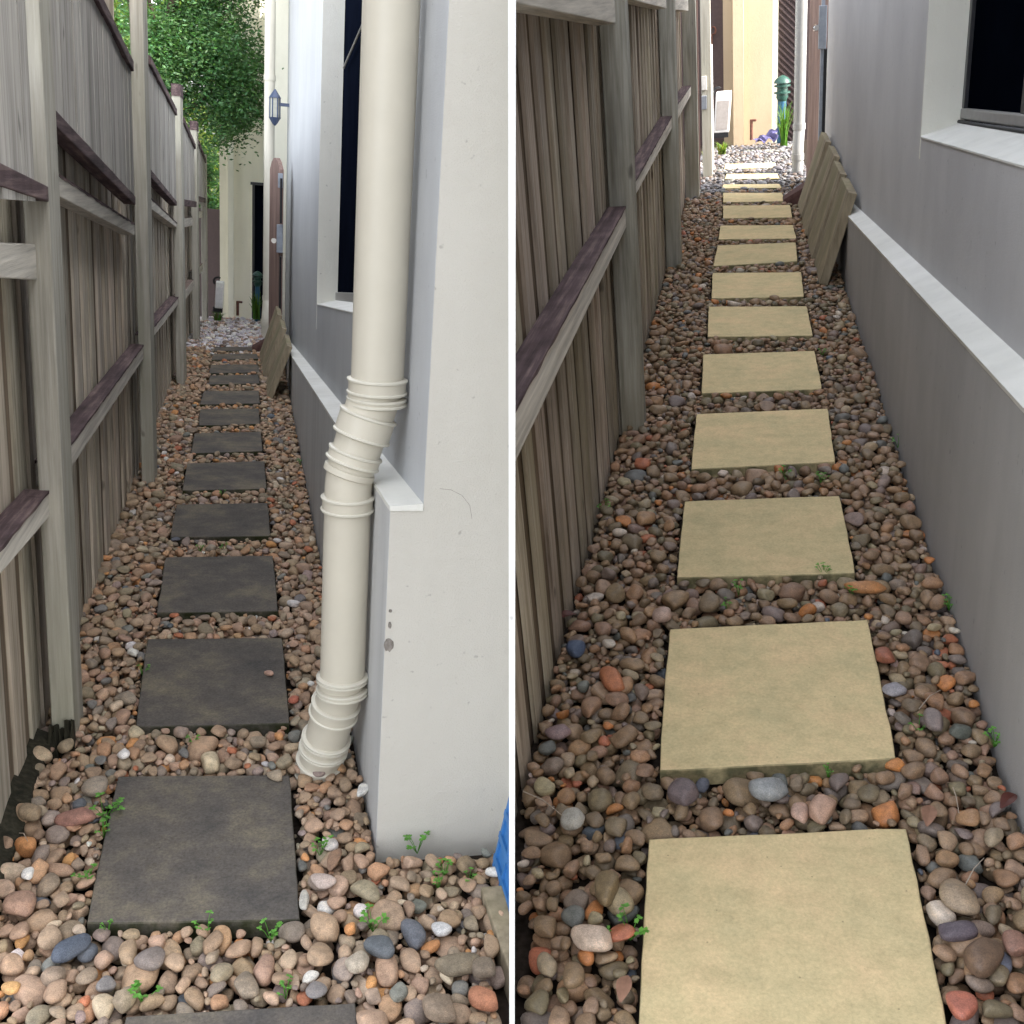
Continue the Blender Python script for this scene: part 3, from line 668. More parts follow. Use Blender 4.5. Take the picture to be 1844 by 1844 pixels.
# taller boards standing behind the second bay
mb = MB(); palings(mb, -.60, 2.7, 5.6, 1.5, 2.5, 2.45, .14, .006, back=False, tone=.25, warm=.15)
part(mb, "rear_boards", M['paling'], FL, L, org)
tm = thing("rotten_timber", "black rotting timber edging lying at the foot of the left fence", "timber edging", L, (-.53, 2.2, -.05))
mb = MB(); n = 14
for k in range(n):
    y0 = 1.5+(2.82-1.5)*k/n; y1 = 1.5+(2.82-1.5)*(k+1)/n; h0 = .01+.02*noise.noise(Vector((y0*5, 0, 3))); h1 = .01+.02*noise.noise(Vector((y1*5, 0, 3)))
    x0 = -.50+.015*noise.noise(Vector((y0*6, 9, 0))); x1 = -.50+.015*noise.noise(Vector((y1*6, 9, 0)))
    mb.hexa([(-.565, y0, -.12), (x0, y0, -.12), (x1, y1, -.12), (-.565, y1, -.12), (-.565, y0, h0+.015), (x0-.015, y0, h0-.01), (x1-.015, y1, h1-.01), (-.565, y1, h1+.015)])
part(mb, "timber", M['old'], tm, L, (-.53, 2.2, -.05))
mb = MB()
for k in range(6):
    xx = -.522+.011*k+random.uniform(-.003, .003); ww = random.uniform(.008, .017); h = random.uniform(.03, .09); tx = random.uniform(-.006, .006)
    mb.hexa([(xx, 2.755, -.05), (xx+ww, 2.755, -.05), (xx+ww, 2.798, -.05), (xx, 2.798, -.05), (xx+ww*.3+tx, 2.775, h), (xx+ww*.5+tx, 2.775, h*.95), (xx+ww*.8, 2.797, h*.8), (xx+ww*.2, 2.797, h*.85)])
part(mb, "splintered_end", M['old'], tm, L, (-.53, 2.2, -.05))

# ---- right fence
org = (-.45, 3.9, 0)
FR = thing("timber_fence", "green tinged paling fence with dark topped rail along the pale slab path", "fence", R, org)
for k, (a, c, x1, zt) in enumerate(((3.86, 3.97, -.388, 2.1), (6.52, 6.66, -.388, 2.1), (8.9, 9.05, -.372, 2.1))):
    mb = MB(); mb.box(-.475, x1, a, c, -.25, zt, jit(.05)); part(mb, "post", M['post_r'], FR, R, org, bevel=.004)
for a, c in ((1.2, 3.93), (3.93, 6.6), (6.6, 8.98)):
    mb = MB(); palings(mb, -.482, a, c, -.2, 2.05, 2.05, .082, .082, th=.010, warm=.08, rec=.001)
    part(mb, "paling_panel", M['paling_r'], FR, R, org, clip=1)
RX = -.418
rail(R, FR, org, RX, -.481, (930, 732), (1126, 373), (930, 830), (1127, 411), M['rail_r'], y0=1.2, y1=3.86, clip=1)
rail(R, FR, org, RX, -.481, (1143, 328), (1213, 203), (1144, 353), (1213, 226), M['rail_r'], y0=3.97, y1=6.52)
rail(R, FR, org, RX, -.481, (1227, 178), (1247, 150), (1227, 203), (1247, 166), M['rail_r'], y0=6.66, y1=8.9)
for y0, y1 in ((1.2, 3.80), (3.97, 6.30), (6.66, 8.7)):
    zb = 1.52-.024*(y0-2); zc = 1.52-.024*(y1-2); mb = MB()
    if y0 < 2: zb, zc = 1.555, 1.422
    elif y0 < 5: zb, zc = 1.50, 1.42
    mb.hexa([(-.48, y0, zb), (RX+.004, y0, zb), (RX+.004, y1, zc), (-.48, y1, zc), (-.48, y0, zb+.10), (RX+.004, y0, zb+.10), (RX+.004, y1, zc+.10), (-.48, y1, zc+.10)])
    part(mb, "rail", M['rail_r'], FR, R, org, bevel=.003, clip=(1 if y0 < 2 else None))

# ------------------------------------------------------------------ left house
org = (.34, 2.25, 0)
HL = thing("rendered_house", "cream rendered house with stepped plinth and dark window beside the left path", "house", L, org)
zl = lambda y: 1.055-.098*y              # ledge line (house is level, the path climbs)
FY = 2.215; TOP = 3.5; UX = .372; PXL = .300
wy0, wy1 = 3.25, 6.13; zs = lambda y: .826+.097*(6.24-y)
ZW = 3.4
mb = MB()      # side wall above the ledge, with the window opening
def wseg(mb, X0, X1, ya, yb, za0, za1, zb0, zb1):
    mb.hexa([(X0, ya, za0), (X1, ya, za0), (X1, yb, za1), (X0, yb, za1), (X0, ya, zb0), (X1, ya, zb0), (X1, yb, zb1), (X0, yb, zb1)])
T1 = UX+.24
wseg(mb, UX, T1, FY+.004, wy0, zl(FY)-.05, zl(wy0)-.05, TOP, TOP); wseg(mb, UX, T1, wy1, 13.2, zl(wy1)-.05, -.8, TOP, TOP)
wseg(mb, UX, T1, wy0, wy1, zl(wy0)-.05, zl(wy1)-.05, zs(wy0), zs(wy1)); wseg(mb, UX, T1, wy0, wy1, ZW, ZW, TOP, TOP)
part(mb, "side_wall", M['wall_ls'], HL, L, org, clip=-1)
mb = MB(); wseg(mb, PXL, UX-.002, FY+.002, 9.6, -.5, -.5, zl(FY)-.012, zl(9.6)-.012); part(mb, "plinth", M['plinth_l'], HL, L, org)
mb = MB()      # thin ledge capping with a slightly ragged outer lip
n = 90
for k in range(n):
    ya = FY-.003+(9.6-FY)*k/n; yb = FY-.003+(9.6-FY)*(k+1)/n; e0 = .0015+.0025*abs(noise.noise(Vector((ya*16, 0, 0)))); e1 = .0015+.0025*abs(noise.noise(Vector((yb*16, 0, 0))))
    mb.hexa([(PXL-e0, ya, zl(ya)-.012), (UX, ya, zl(ya)-.012), (UX, yb, zl(yb)-.012), (PXL-e1, yb, zl(yb)-.012), (PXL-e0, ya, zl(ya)-.002), (UX, ya, zl(ya)+.004), (UX, yb, zl(yb)+.004), (PXL-e1, yb, zl(yb)-.002)])
part(mb, "ledge", M['ledge'], HL, L, org)
mb = MB()      # end wall facing the camera
P6 = [(PXL+.001, -.5), (1.4, -.5), (1.4, TOP), (UX+.001, TOP), (UX+.001, zl(FY)-.0125), (PXL+.001, zl(FY)-.0125)]
mb.v = [(x, FY, z) for x, z in P6]+[(x, FY+.045, z) for x, z in P6]; mb.f = [(0, 1, 2, 3, 4, 5), (11, 10, 9, 8, 7, 6)]+[((j+1) % 6, j, 6+j, 6+(j+1) % 6) for j in range(6)]; mb.c = [(1, 1, 1)]*8
part(mb, "end_wall", M['wall_l'], HL, L, org, clip=-1)
mb = MB()      # sill + reveals
mb.hexa([(UX-.002, wy0+.002, zs(wy0)-.001), (UX+.12, wy0+.002, zs(wy0)), (UX+.12, wy1-.002, zs(wy1)), (UX-.002, wy1-.002, zs(wy1)-.001), (UX-.002, wy0+.002, zs(wy0)+.004), (UX+.12, wy0+.002, zs(wy0)+.035), (UX+.12, wy1-.002, zs(wy1)+.035), (UX-.002, wy1-.002, zs(wy1)+.004)])
part(mb, "window_sill", M['ledge'], HL, L, org)
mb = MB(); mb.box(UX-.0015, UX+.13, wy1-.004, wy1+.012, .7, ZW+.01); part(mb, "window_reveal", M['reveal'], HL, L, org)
mb = MB(); X0 = UX+.10
mb.hexa([(X0, wy0, zs(wy0)+.03), (X0+.03, wy0, zs(wy0)+.03), (X0+.03, wy1, zs(wy1)+.03), (X0, wy1, zs(wy1)+.03), (X0, wy0, zs(wy0)+.075), (X0+.03, wy0, zs(wy0)+.075), (X0+.03, wy1, zs(wy1)+.075), (X0, wy1, zs(wy1)+.075)])
fr = part(mb, "window_frame", M['alu'], HL, L, org, bevel=.004)
mb = MB(); mb.box(X0+.012, X0+.02, wy0+.02, wy1-.001, .9, ZW); part(mb, "window_pane", M['screen'], HL, L, org)
mb = MB(); mb.tube([L.px(655, 40, X0-.01), L.px(619, 122, X0-.01)], .006, 8); part(mb, "window_stay", M['alu'], HL, L, org)
for (x, y, rr) in ((699, 1113, .004), (699, 1143, .009), (700, 1188, .016)):
    c = L.px(x, y, PXL); mb = MB(); n = 14
    pts = [(PXL+.010+(.011 if rr > .01 else .004)*math.cos(t), FY-.0012, c[2]+rr*math.sin(t)*random.uniform(.8, 1.2)) for t in [6.283*k/n for k in range(n)]]
    i = 0; mb.v = pts + [(p[0], p[1]+.004, p[2]) for p in pts]; mb.f = [tuple(range(n))[::-1]]+[(j, (j+1) % n, n+(j+1) % n, n+j) for j in range(n)]; mb.c = [(1, 1, 1)]*(n+1)
    part(mb, "chipped_patch", M['chip'], HL, L, org)

for pts_ in ([(792, 880), (812, 882), (832, 892), (846, 910), (850, 935)],):
    mb = MB(); mb.tube([(lambda q: (q[0], FY-.0002, q[2]))(L.py(x, y, FY)) for x, y in pts_], .0004, 5, caps=False); part(mb, "hairline_crack", M['chip'], HL, L, org)
# ------------------------------------------------------------------ left downpipe
r0 = .0625; r1 = .0565; XU = UX-r0-.012; XL = PXL-r1-.008
pt = L.px(705, 0, XU); yU = pt[1]; pb = L.px(623, 1000, XL); yL = pb[1]
zA = L.px(672, 690, XU)[2]; zB = L.px(630, 862, XL)[2]; zC = L.px(610, 1195, XL)[2]; foot = L.gz(571, 1372)
DP = thing("downpipe", "thick cream downpipe with ribbed collars kinking over the plinth beside the house corner", "downpipe", L, (foot[0], foot[1], 0)); org = (foot[0], foot[1], 0)
P_ = [Vector((XU, yU, 3.9)), Vector((XU, yU, zA)), Vector((XL, yL, zB)), Vector((XL, yL, zC)), Vector((foot[0], foot[1], -.03))]
def soften(P, r=.035, n=7):
    out = [P[0]]
    for k in range(1, len(P)-1):
        a = (P[k-1]-P[k]).normalized(); c = (P[k+1]-P[k]).normalized(); p0 = P[k]+a*r; p2 = P[k]+c*r
        for j in range(n+1):
            t = j/n; out.append(p0*(1-t)**2+P[k]*2*t*(1-t)+p2*t*t)
    out.append(P[-1]); return out
sp = soften(P_, .045); mb = MB(); mb.tube(sp, [r1+(r0-r1)*min(1, max(0, (p.z-zB)/(zA-zB))) for p in sp], 40); part(mb, "pipe", M['pvc'], DP, L, org, smooth=True)
def collar(p, d, L_, r_, nm="collar", lips=True):
    p = Vector(p); d = Vector(d).normalized(); mb = MB(); prof = [(-L_/2, r_-.004), (-L_/2+.002, r_)]
    prof += [(L_/2-.002, r_), (L_/2, r_-.004)]
    mb.tube([p+d*a for a, _ in prof], [q for _, q in prof], 40); c_ = part(mb, nm, M['pvc'], DP, L, org, smooth=True)
    if lips:
        for s_ in (-1, 1):
            mb = MB(); q = p+d*s_*(L_/2-.005); prof = [(-.004, r_), (-.002, r_+.0035), (.002, r_+.0035), (.004, r_)]
            mb.tube([q+d*a for a, _ in prof], [z for _, z in prof], 40, caps=False); mb.build("lip", M['pvc2'], L, org, parent=c_, smooth=True)
dU = Vector((0, 0, 1)); dK = (P_[1]-P_[2]).normalized(); dF = (P_[3]-P_[4]).normalized()
collar((XU, yU, L.px(672, 683, XU)[2]), dU, .040, r0+.006); collar((XU, yU, L.px(670, 708, XU)[2]), dU, .022, r0+.0055)
kl = (P_[1]-P_[2]).length
collar(P_[1].lerp(P_[2], .42), dK, .062, r0+.005, "elbow_socket", True)
collar(P_[1].lerp(P_[2], .80), dK, .034, r1+.007); collar(P_[1].lerp(P_[2], .97), dK, .018, r1+.006, "collar", False)
collar((XL, yL, L.px(623, 897, XL)[2]), dU, .040, r1+.005, "elbow_socket")
collar((XL, yL, L.px(610, 1187, XL)[2]), dU, .018, r1+.006); collar((XL, yL, L.px(609, 1207, XL)[2]), dU, .020, r1+.006)
collar(P_[3].lerp(P_[4], .28), dF, .045, r1+.005, "elbow_socket"); collar(P_[3].lerp(P_[4], .62), dF, .018, r1+.006); collar(P_[3].lerp(P_[4], .73), dF, .018, r1+.006)
collar(P_[3].lerp(P_[4], .93), dF, .05, r1+.005, "socket_end")
# pipe clip to the wall
mb = MB(); mb.box(XL-.01, PXL+.002, yL+.04, yL+.06, zB-.06, zB-.035); part(mb, "wall_clip", M['pvc'], DP, L, org)

# ------------------------------------------------------------------ right house
org = (.55, 3.0, 0)
HR = thing("rendered_house", "grey shaded rendered house with sloping white ledge and dark window beside the right path", "house", R, org)
zr = lambda y: .915-.0945*y; UR = .582; PR_ = .520; wa, wb = .8, 4.03; zq = lambda y: .973+.08*(4.0-y)
YE = 8.85; TR = 3.8; YB = -9
mb = MB(); T2 = UR+.3; ZT = 2.3
wseg(mb, UR, T2, wb, YE, zr(wb)-.05, zr(YE)-.2, TR, TR); wseg(mb, UR, T2, YB, wa, zr(YB)-.05, zr(wa)-.05, TR, TR)
wseg(mb, UR, T2, wa, wb, zr(wa)-.05, zr(wb)-.05, zq(wa), zq(wb)); wseg(mb, UR, T2, wa, wb, ZT, ZT, TR, TR)
part(mb, "side_wall", M['wall_r'], HR, R, org)
mb = MB(); mb.box(T2+.001, T2+3.2, YB, YE, TR-.25, TR); part(mb, "roof_slab", M['wall_r'], HR, R, org)
mb = MB(); mb.box(T2+.001, T2+3.2, YE-.2, YE, -1, TR-.26); part(mb, "end_wall", M['wall_r'], HR, R, org)
mb = MB(); wseg(mb, PR_, UR-.002, .4, 8.0, -.5, -.5, zr(.4)-.012, zr(8.0)-.012); part(mb, "plinth", M['plinth_r'], HR, R, org)
mb = MB(); n = 170
for k in range(n):
    ya = .4+(8.0-.4)*k/n; yb = .4+(8.0-.4)*(k+1)/n
    rg = lambda y: .0015+(.006*abs(noise.noise(Vector((y*22, 0, 5)))) if 3.3 < y < 4.8 else .002*abs(noise.noise(Vector((y*16, 0, 0)))))
    mb.hexa([(PR_-.001, ya, zr(ya)-.010-rg(ya)), (UR, ya, zr(ya)-.012), (UR, yb, zr(yb)-.012), (PR_-.001, yb, zr(yb)-.010-rg(yb)), (PR_-.003, ya, zr(ya)-.001), (UR, ya, zr(ya)+.024), (UR, yb, zr(yb)+.024), (PR_-.003, yb, zr(yb)-.001)])
part(mb, "ledge", M['ledge'], HR, R, org)
mb = MB(); SXI = .715
mb.hexa([(UR-.003, wa, zq(wa)-.002), (SXI, wa, zq(wa)), (SXI, wb-.002, zq(wb)), (UR-.003, wb-.002, zq(wb)-.002), (UR-.003, wa, zq(wa)+.003), (SXI, wa, zq(wa)+.045), (SXI, wb-.002, zq(wb)+.045), (UR-.003, wb-.002, zq(wb)+.003)])
part(mb, "window_sill", M['ledge'], HR, R, org)
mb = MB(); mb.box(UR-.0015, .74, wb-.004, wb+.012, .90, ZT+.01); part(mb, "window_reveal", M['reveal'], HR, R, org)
mb = MB(); X0 = .700; zz = lambda y: zq(y)+.045
mb.hexa([(X0, wa, zz(wa)+.006), (X0+.03, wa, zz(wa)), (X0+.03, wb-.01, zz(wb)), (X0, wb-.01, zz(wb)+.006), (X0, wa, zz(wa)+.04), (X0+.03, wa, zz(wa)+.04), (X0+.03, wb-.01, zz(wb)+.04), (X0, wb-.01, zz(wb)+.04)])
part(mb, "window_frame", M['alu'], HR, R, org, bevel=.005)
mb = MB(); mb.box(X0+.004, X0+.03, wb-.045, wb-.004, zz(wb)+.04, ZT); 
part(mb, "window_stile", M['blackframe'], HR, R, org, bevel=.003)
mb = MB(); mb.box(X0+.004, X0+.03, 3.13, 3.19, zz(3.2)+.03, ZT)
part(mb, "window_stile", M['blackframe'], HR, R, org, bevel=.003)
mb = MB(); mb.box(X0+.016, X0+.022, wa, wb-.002, .9, ZT); part(mb, "window_pane", M['glass'], HR, R, org)
mb = MB(); pts = [(X0-.004, y, zz(y)+.004-.006*math.sin((y-2.6)*1.1)) for y in np.linspace(2.2, wb-.02, 16)]; mb.tube(pts, .006, 6); part(mb, "window_gap_line", M['black'], HR, R, org)  # black tube stands in for the shaded gap under the frame

# ------------------------------------------------------------------ far ends of both passages
FYL = 13.3
def facade(side, org, T, segs, Y, zb):
    for (xa, xb, m_, nm, dy) in segs:
        x0 = side.py(xa, 100, Y)[0]; x1 = side.py(xb, 100, Y)[0]
        mb = MB(); mb.box(x0+.001, x1-.001, Y-dy, Y+.25, zb, 4.8); part(mb, nm, m_, T, side, org)
org = (-.1, FYL, -.13)
BL = thing("neighbour_building", "pale yellow rendered building with dark doorway closing the left path", "building", L, org)
facade(L, org, BL, [(394, 410, M['far_ret_l'], "return_wall", 0.0), (410, 421, M['far_trim'], "corner_pilaster", .09), (421, 455, M['far_l'], "front_wall", .05)], FYL, -.5)
x0 = L.py(455, 100, FYL)[0]; zt = L.py(462, 333, FYL)[2]
mb = MB(); mb.box(x0, 1.6, FYL-.05, FYL+.25, zt, 4.8); part(mb, "lintel_wall", M['far_l'], BL, L, org)
mb = MB(); mb.box(x0+.03, 1.6, FYL+.08, FYL+.12, -.5, zt-.001); part(mb, "dark_door", M['screen'], BL, L, org)
mb = MB(); mb.box(x0+.001, x0+.03, FYL+.0, FYL+.13, -.5, zt-.002); mb.box(x0-.02, 1.2, FYL-.075, FYL-.051, zt-.002, zt+.03); part(mb, "door_frame", M['blackframe'], BL, L, org)
mb = MB(); xz = L.py(394, 100, FYL)[0]; xq = L.py(370, 100, FYL)[0]
mb.box(xq-1.2, xz, FYL+.3, FYL+.36, -.6, L.py(385, 378, FYL)[2]); o = mb.build("boundary_screen", M['dark_wall'], L, (xz-.5, FYL+.3, -.2)); tag(o, "dark brown screen between the fence end and the pale building", "screen")

org = (0, FYL, -.13)
BR = thing("neighbour_building", "sunlit yellow rendered building closing the right path", "building", R, org)
facade(R, org, BR, [(1302, 1320, M['far_r'], "return_wall", -.12), (1320, 1339, M['far_r'], "corner_pilaster", .10), (1339, 1391, M['far_r'], "front_wall", .0)], FYL, -.5)
x0 = R.py(1391, 100, FYL)[0]; x1 = R.py(1302, 100, FYL)[0]
mb = MB(); mb.box(x0, x0+.06, FYL+.02, FYL+.2, -.5, 3.5); part(mb, "door_frame", M['far_ret_l'], BR, R, org)
mb = MB(); mb.box(x0+.061, 1.9, FYL+.14, FYL+.18, -.5, 4.8)
z = -.4
while z < 2.4:      # diagonal lattice of the screen door
    mb.hexa([(x0+.06, FYL+.12, z+.30), (x0+.36, FYL+.12, z), (x0+.36, FYL+.138, z), (x0+.06, FYL+.138, z+.30), (x0+.06, FYL+.12, z+.325), (x0+.36, FYL+.12, z+.025), (x0+.36, FYL+.138, z+.025), (x0+.06, FYL+.138, z+.325)], (1.6, 1.5, 1.5)); z += .07
part(mb, "lattice_door", M['dark_door'], BR, R, org)
mb = MB(); mb.box(x1-1.6, x1, FYL+.4, FYL+.46, -.6, 4.5); o = mb.build("boundary_screen", M['dark_wall'], R, (x1-.5, FYL+.4, -.2)); tag(o, "dark brown cladding wall left of the sunlit yellow building", "screen")
# hook on the cladding
c = R.py(1284, 55, FYL+.37); mb = MB(); mb.tube([(c[0]+.03*math.cos(a), c[1], c[2]+.04*math.sin(a)) for a in np.linspace(2.6, -2.0, 12)]+[(c[0]-.02, c[1], c[2]-.2)], .008, 8)
o = mb.build("wall_hook", M['rust'], R, c, smooth=True); tag(o, "rusty hook hanging on the dark brown cladding", "hook")

def downpipe(side, x0, x1, Y, zb, label, m, base=None):
    a = side.py(x0, 100, Y); c = side.py(x1, 100, Y); r_ = abs(c[0]-a[0])/2; x = (a[0]+c[0])/2; org = (x, Y, zb)
    T = thing("downpipe", label, "downpipe", side, org); mb = MB()
    b_ = base or (x, Y, zb)
    mb.tube(soften([Vector((x, Y, 4.5)), Vector((x, Y, zb+.34)), Vector((b_[0], b_[1], zb+.16)), Vector((b_[0], b_[1], zb-.04))], .03), r_, 24); part(mb, "pipe", m, T, side, org, smooth=True)
    for z_ in (zb+.36, zb+.12): 
        mb = MB(); cx = x if z_ > zb+.2 else b_[0]; mb.tube([(cx, b_[1] if z_ < zb+.2 else Y, z_-.025), (cx, b_[1] if z_ < zb+.2 else Y, z_+.025)], r_+.006, 24); part(mb, "collar", m, T, side, org, smooth=True)
    mb = MB(); mb.tube([(x, Y, 2.38), (x, Y, 2.43)], r_+.006, 24); part(mb, "collar", m, T, side, org, smooth=True)
pL = L.gz(476, 597); downpipe(L, 476, 496, 11.2, -.03, "white downpipe at the far end of the left house wall", M['pvc2'], (pL[0]+.02, 11.1, 0))
downpipe(R, 1431, 1452, 9.9, -.0, "shade-greyed white downpipe with flared foot at the far end of the right path", M['pvc3'], (R.py(1436, 280, 9.9)[0], 9.85, 0))
# cream wall piece behind the far left downpipe
mb = MB(); a = L.py(484, 100, 11.5); mb.box(a[0], UX-.002, 11.5, 13.0, -.6, 4.3); o = mb.build("end_pier", M['far_trim'], L, (a[0], 11.5, 0)); tag(o, "cream pier behind the far downpipe of the left path", "pier")

# gates folded back against the house walls
def gate(side, xa, xb, ya, yb, zt, label, wx, hw):
    a = side.py(xa, 300, ya); c = side.py(xb, 300, yb); org = (c[0], yb, 0)
    T = thing("side_gate", label, "gate", side, org); d = Vector((c[0]-a[0], yb-ya, 0)); nrm = Vector((-d.y, d.x, 0)).normalized()*.035
    if nrm.y < 0: nrm = -nrm
    mb = MB(); n = 5
    for k in range(n):
        p = Vector((a[0], ya, 0))+d*(k/n); q = Vector((a[0], ya, 0))+d*((k+.94)/n); t_ = jit(.12)
        za = zt-.10*((k/n-.5)*2)**2; zb2 = zt-.10*(((k+1)/n-.5)*2)**2
        mb.hexa([(p.x, p.y, -.1), (q.x, q.y, -.1), (q.x+nrm.x, q.y+nrm.y, -.1), (p.x+nrm.x, p.y+nrm.y, -.1), (p.x, p.y, za), (q.x, q.y, zb2), (q.x+nrm.x, q.y+nrm.y, zb2), (p.x+nrm.x, p.y+nrm.y, za)], t_)
    part(mb, "gate_leaf", M['gate'], T, side, org)
    return T, org
T, o_ = gate(L, 486, 504, 10.3, 9.9, L.py(492, 283, 10.1)[2], "brown timber side gate with rounded top folded back on the left house", UX, 1)
kx = L.py(493, 433, 9.8); mb = MB(); mb.tube([(kx[0], 9.84, kx[2]), (kx[0], 9.76, kx[2])], .022, 16); part(mb, "knob", M['chrome'], T, L, o_, smooth=True)
kx = L.py(500, 430, 9.8); mb = MB(); mb.box(kx[0]-.008, kx[0]+.045, 9.82, 9.88, kx[2]-.12, kx[2]+.12); part(mb, "latch_plate", M['steel'], T, L, o_, bevel=.003)
kx = L.py(503, 325, 9.8); mb = MB(); mb.box(kx[0]-.01, kx[0]+.03, 9.80, 9.86, kx[2]-.06, kx[2]+.06); part(mb, "hinge", M['steel'], T, L, o_, bevel=.003)
kx = L.py(504, 430, 9.7); mb = MB(); mb.box(kx[0]-.001, kx[0]+.014, 9.66, 9.80, -.1, kx[2]-.15); mb.box(kx[0]-.001, kx[0]+.014, 9.66, 9.80, kx[2]+.13, kx[2]+.5); part(mb, "gap_strip", M['black'], T, L, o_)
T, o_ = gate(R, 1452, 1478, 9.35, 8.95, 2.0, "brown timber side gate with chrome knob folded back on the right house", UR, 1)
kx = R.py(1470, 50, 8.9); mb = MB(); mb.tube([(kx[0], 8.95, kx[2]), (kx[0], 8.90, kx[2]), (kx[0], 8.87, kx[2])], [.010, .026, .018], 16); part(mb, "knob", M['chrome'], T, R, o_, smooth=True)
kx = R.py(1481, 40, 8.88); mb = MB(); mb.box(kx[0]-.025, kx[0]+.03, 8.86, 8.92, R.py(1481, 88, 8.88)[2], R.py(1481, 10, 8.88)[2]); part(mb, "latch_plate", M['steel'], T, R, o_, bevel=.003)
kx = R.py(1479, 150, 8.92); mb = MB(); mb.box(kx[0]-.012, kx[0]+.012, 8.90, 8.96, -.1, 2.0); part(mb, "metal_edge", M['steel'], T, R, o_)
kx = R.py(1486, 150, 8.90); mb = MB(); mb.box(kx[0]-.012, kx[0]+.014, 8.88, 8.99, -.1, R.py(1481, 89, 8.88)[2]); part(mb, "gap_strip", M['black'], T, R, o_)

# gate post at the end of the right fence
org = (-.33, 9.9, 0); GP = thing("gate_post", "sun bleached gate post with two metal catch plates at the fence end", "gate post", R, org)
a = R.py(1262, 100, 9.9)[0]; c = R.py(1280, 100, 9.9)[0]
mb = MB(); mb.box(a, c, 9.9, 10.02, -.2, 2.1); part(mb, "post", M['post'], GP, R, org, bevel=.004)
mb = MB(); mb.box(a-.12, a-.001, 9.3, 9.42, -.2, 2.1, (.55, .45, .42)); part(mb, "jamb", M['gate'], GP, R, org, bevel=.004)
for y_, col_ in ((150, 'white_plastic'), (185, 'steel')):
    q = R.py(1268, y_, 9.88); mb = MB(); mb.box(q[0]-.022, q[0]+.022, 9.885, 9.899, q[2]-.055, q[2]+.055); part(mb, "catch_plate", M[col_], GP, R, org, bevel=.003)
mb = MB(); q = R.py(1281, 160, 10.3); mb.tube([(q[0], 10.3, 0-.05), (q[0], 10.3, 1.05)], .014, 12); o = mb.build("conduit", M['white_plastic'], R, (q[0], 10.3, 0), smooth=True); tag(o, "thin white conduit standing beside the bleached gate post", "conduit")

# leaning slabs of timber
def planks(side, specs, cat, labels, grp):
    for k, ((bx, by), (tx, ty), Y2, ww, th_) in enumerate(specs):
        g0 = side.gz(bx, by); 
        t0 = side.py(tx, ty, g0[1])
        a = Vector(g0); d = Vector(t0)-a; org = tuple(a)
        wv = Vector((0, 1, 0)); wv = (wv - d.normalized()*wv.dot(d.normalized())).normalized()*ww
        nv = d.normalized().cross(wv.normalized()); nv = nv if nv.x > 0 else -nv; nv *= th_
        mb = MB(); e = a+d
        mb.hexa([a, a+nv, a+nv+wv, a+wv, e, e+nv, e+nv+wv, e+wv])
        o = mb.build("plank", M['mossy'], side, org, bevel=.004); tag(o, labels[k], cat, grp)
planks(R, [((1475, 512), (1528, 346), 0, .50, .046), ((1461, 468), (1513, 312), 0, .50, .040), ((1450, 425), (1502, 280), 0, .50, .040), ((1442, 392), (1487, 254), 0, .52, .040)], "plank",
       ["thick mossy board leaning on the grey house, nearest of the four", "second nearest mossy board of the four leaning on the grey house", "third nearest mossy board of the four leaning on the grey house", "farthest mossy board of the four leaning on the grey house"], "boards leaning on the right house")
planks(L, [((481, 716), (517, 622), 0, .62, .040), ((473, 676), (508, 590), 0, .62, .040), ((469, 655), (500, 566), 0, .62, .040)], "plank",
       ["mossy board leaning on the cream house, nearest of the three", "middle mossy board of the three leaning on the cream house", "farthest mossy board of the three leaning on the cream house"], "boards leaning on the left house")
for side, (x, y), lb in ((R, (1430, 362), "dark red brick lying behind the leaning planks of the right path"), (L, (470, 630), "dark red brick lying behind the leaning planks of the left path")):
    q = side.gz(x, y); mb = MB(); c, s_ = .08, .045
    mb.hexa([(q[0]-c, q[1]-.05, -.03), (q[0]+c, q[1]-.12, -.03), (q[0]+c, q[1]+.12, -.03), (q[0]-c, q[1]+.12, -.03), (q[0]-c, q[1]-.03, .02), (q[0]+c, q[1]-.10, .12), (q[0]+c, q[1]+.12, .12), (q[0]-c, q[1]+.12, .02)])
    o = mb.build("brick", M['brick'], side, (q[0], q[1], 0), bevel=.006); tag(o, lb, "brick")

# wall lantern on the left house
q = L.px(500, 215, UX); YL = 11.0; c = L.py(491, 205, YL); org = (c[0], YL, c[2])
LT = thing("wall_lantern", "blue grey lantern with frosted panes high on the cream house wall", "lantern", L, org)
sc = YL/F*.98
def zl_(y): return L.py(491, y, YL)[2]
X = c[0]+.02
mb = MB(); mb.tube([(X, YL, zl_(176)), (X, YL, zl_(160))], [.058, .006], 6); part(mb, "lantern_roof", M['lamp_metal'], LT, L, org)
mb = MB(); mb.tube([(X, YL, zl_(211)), (X, YL, zl_(222)), (X, YL, zl_(226))], [.058, .024, .006], 6); part(mb, "lantern_base", M['lamp_metal'], LT, L, org)
mb = MB(); mb.tube([(X, YL, zl_(211)), (X, YL, zl_(176))], .043, 6); part(mb, "lantern_glass", M['lamp_glass'], LT, L, org)
mb = MB()
for k in range(6): a = 2*math.pi*k/6; mb.tube([(X+.047*math.cos(a), YL+.047*math.sin(a), zl_(211)), (X+.047*math.cos(a), YL+.047*math.sin(a), zl_(176))], .006, 6)
mb.box(X+.03, UX+.002, YL-.01, YL+.01, zl_(190), zl_(184)); part(mb, "lantern_frame", M['lamp_metal'], LT, L, org)

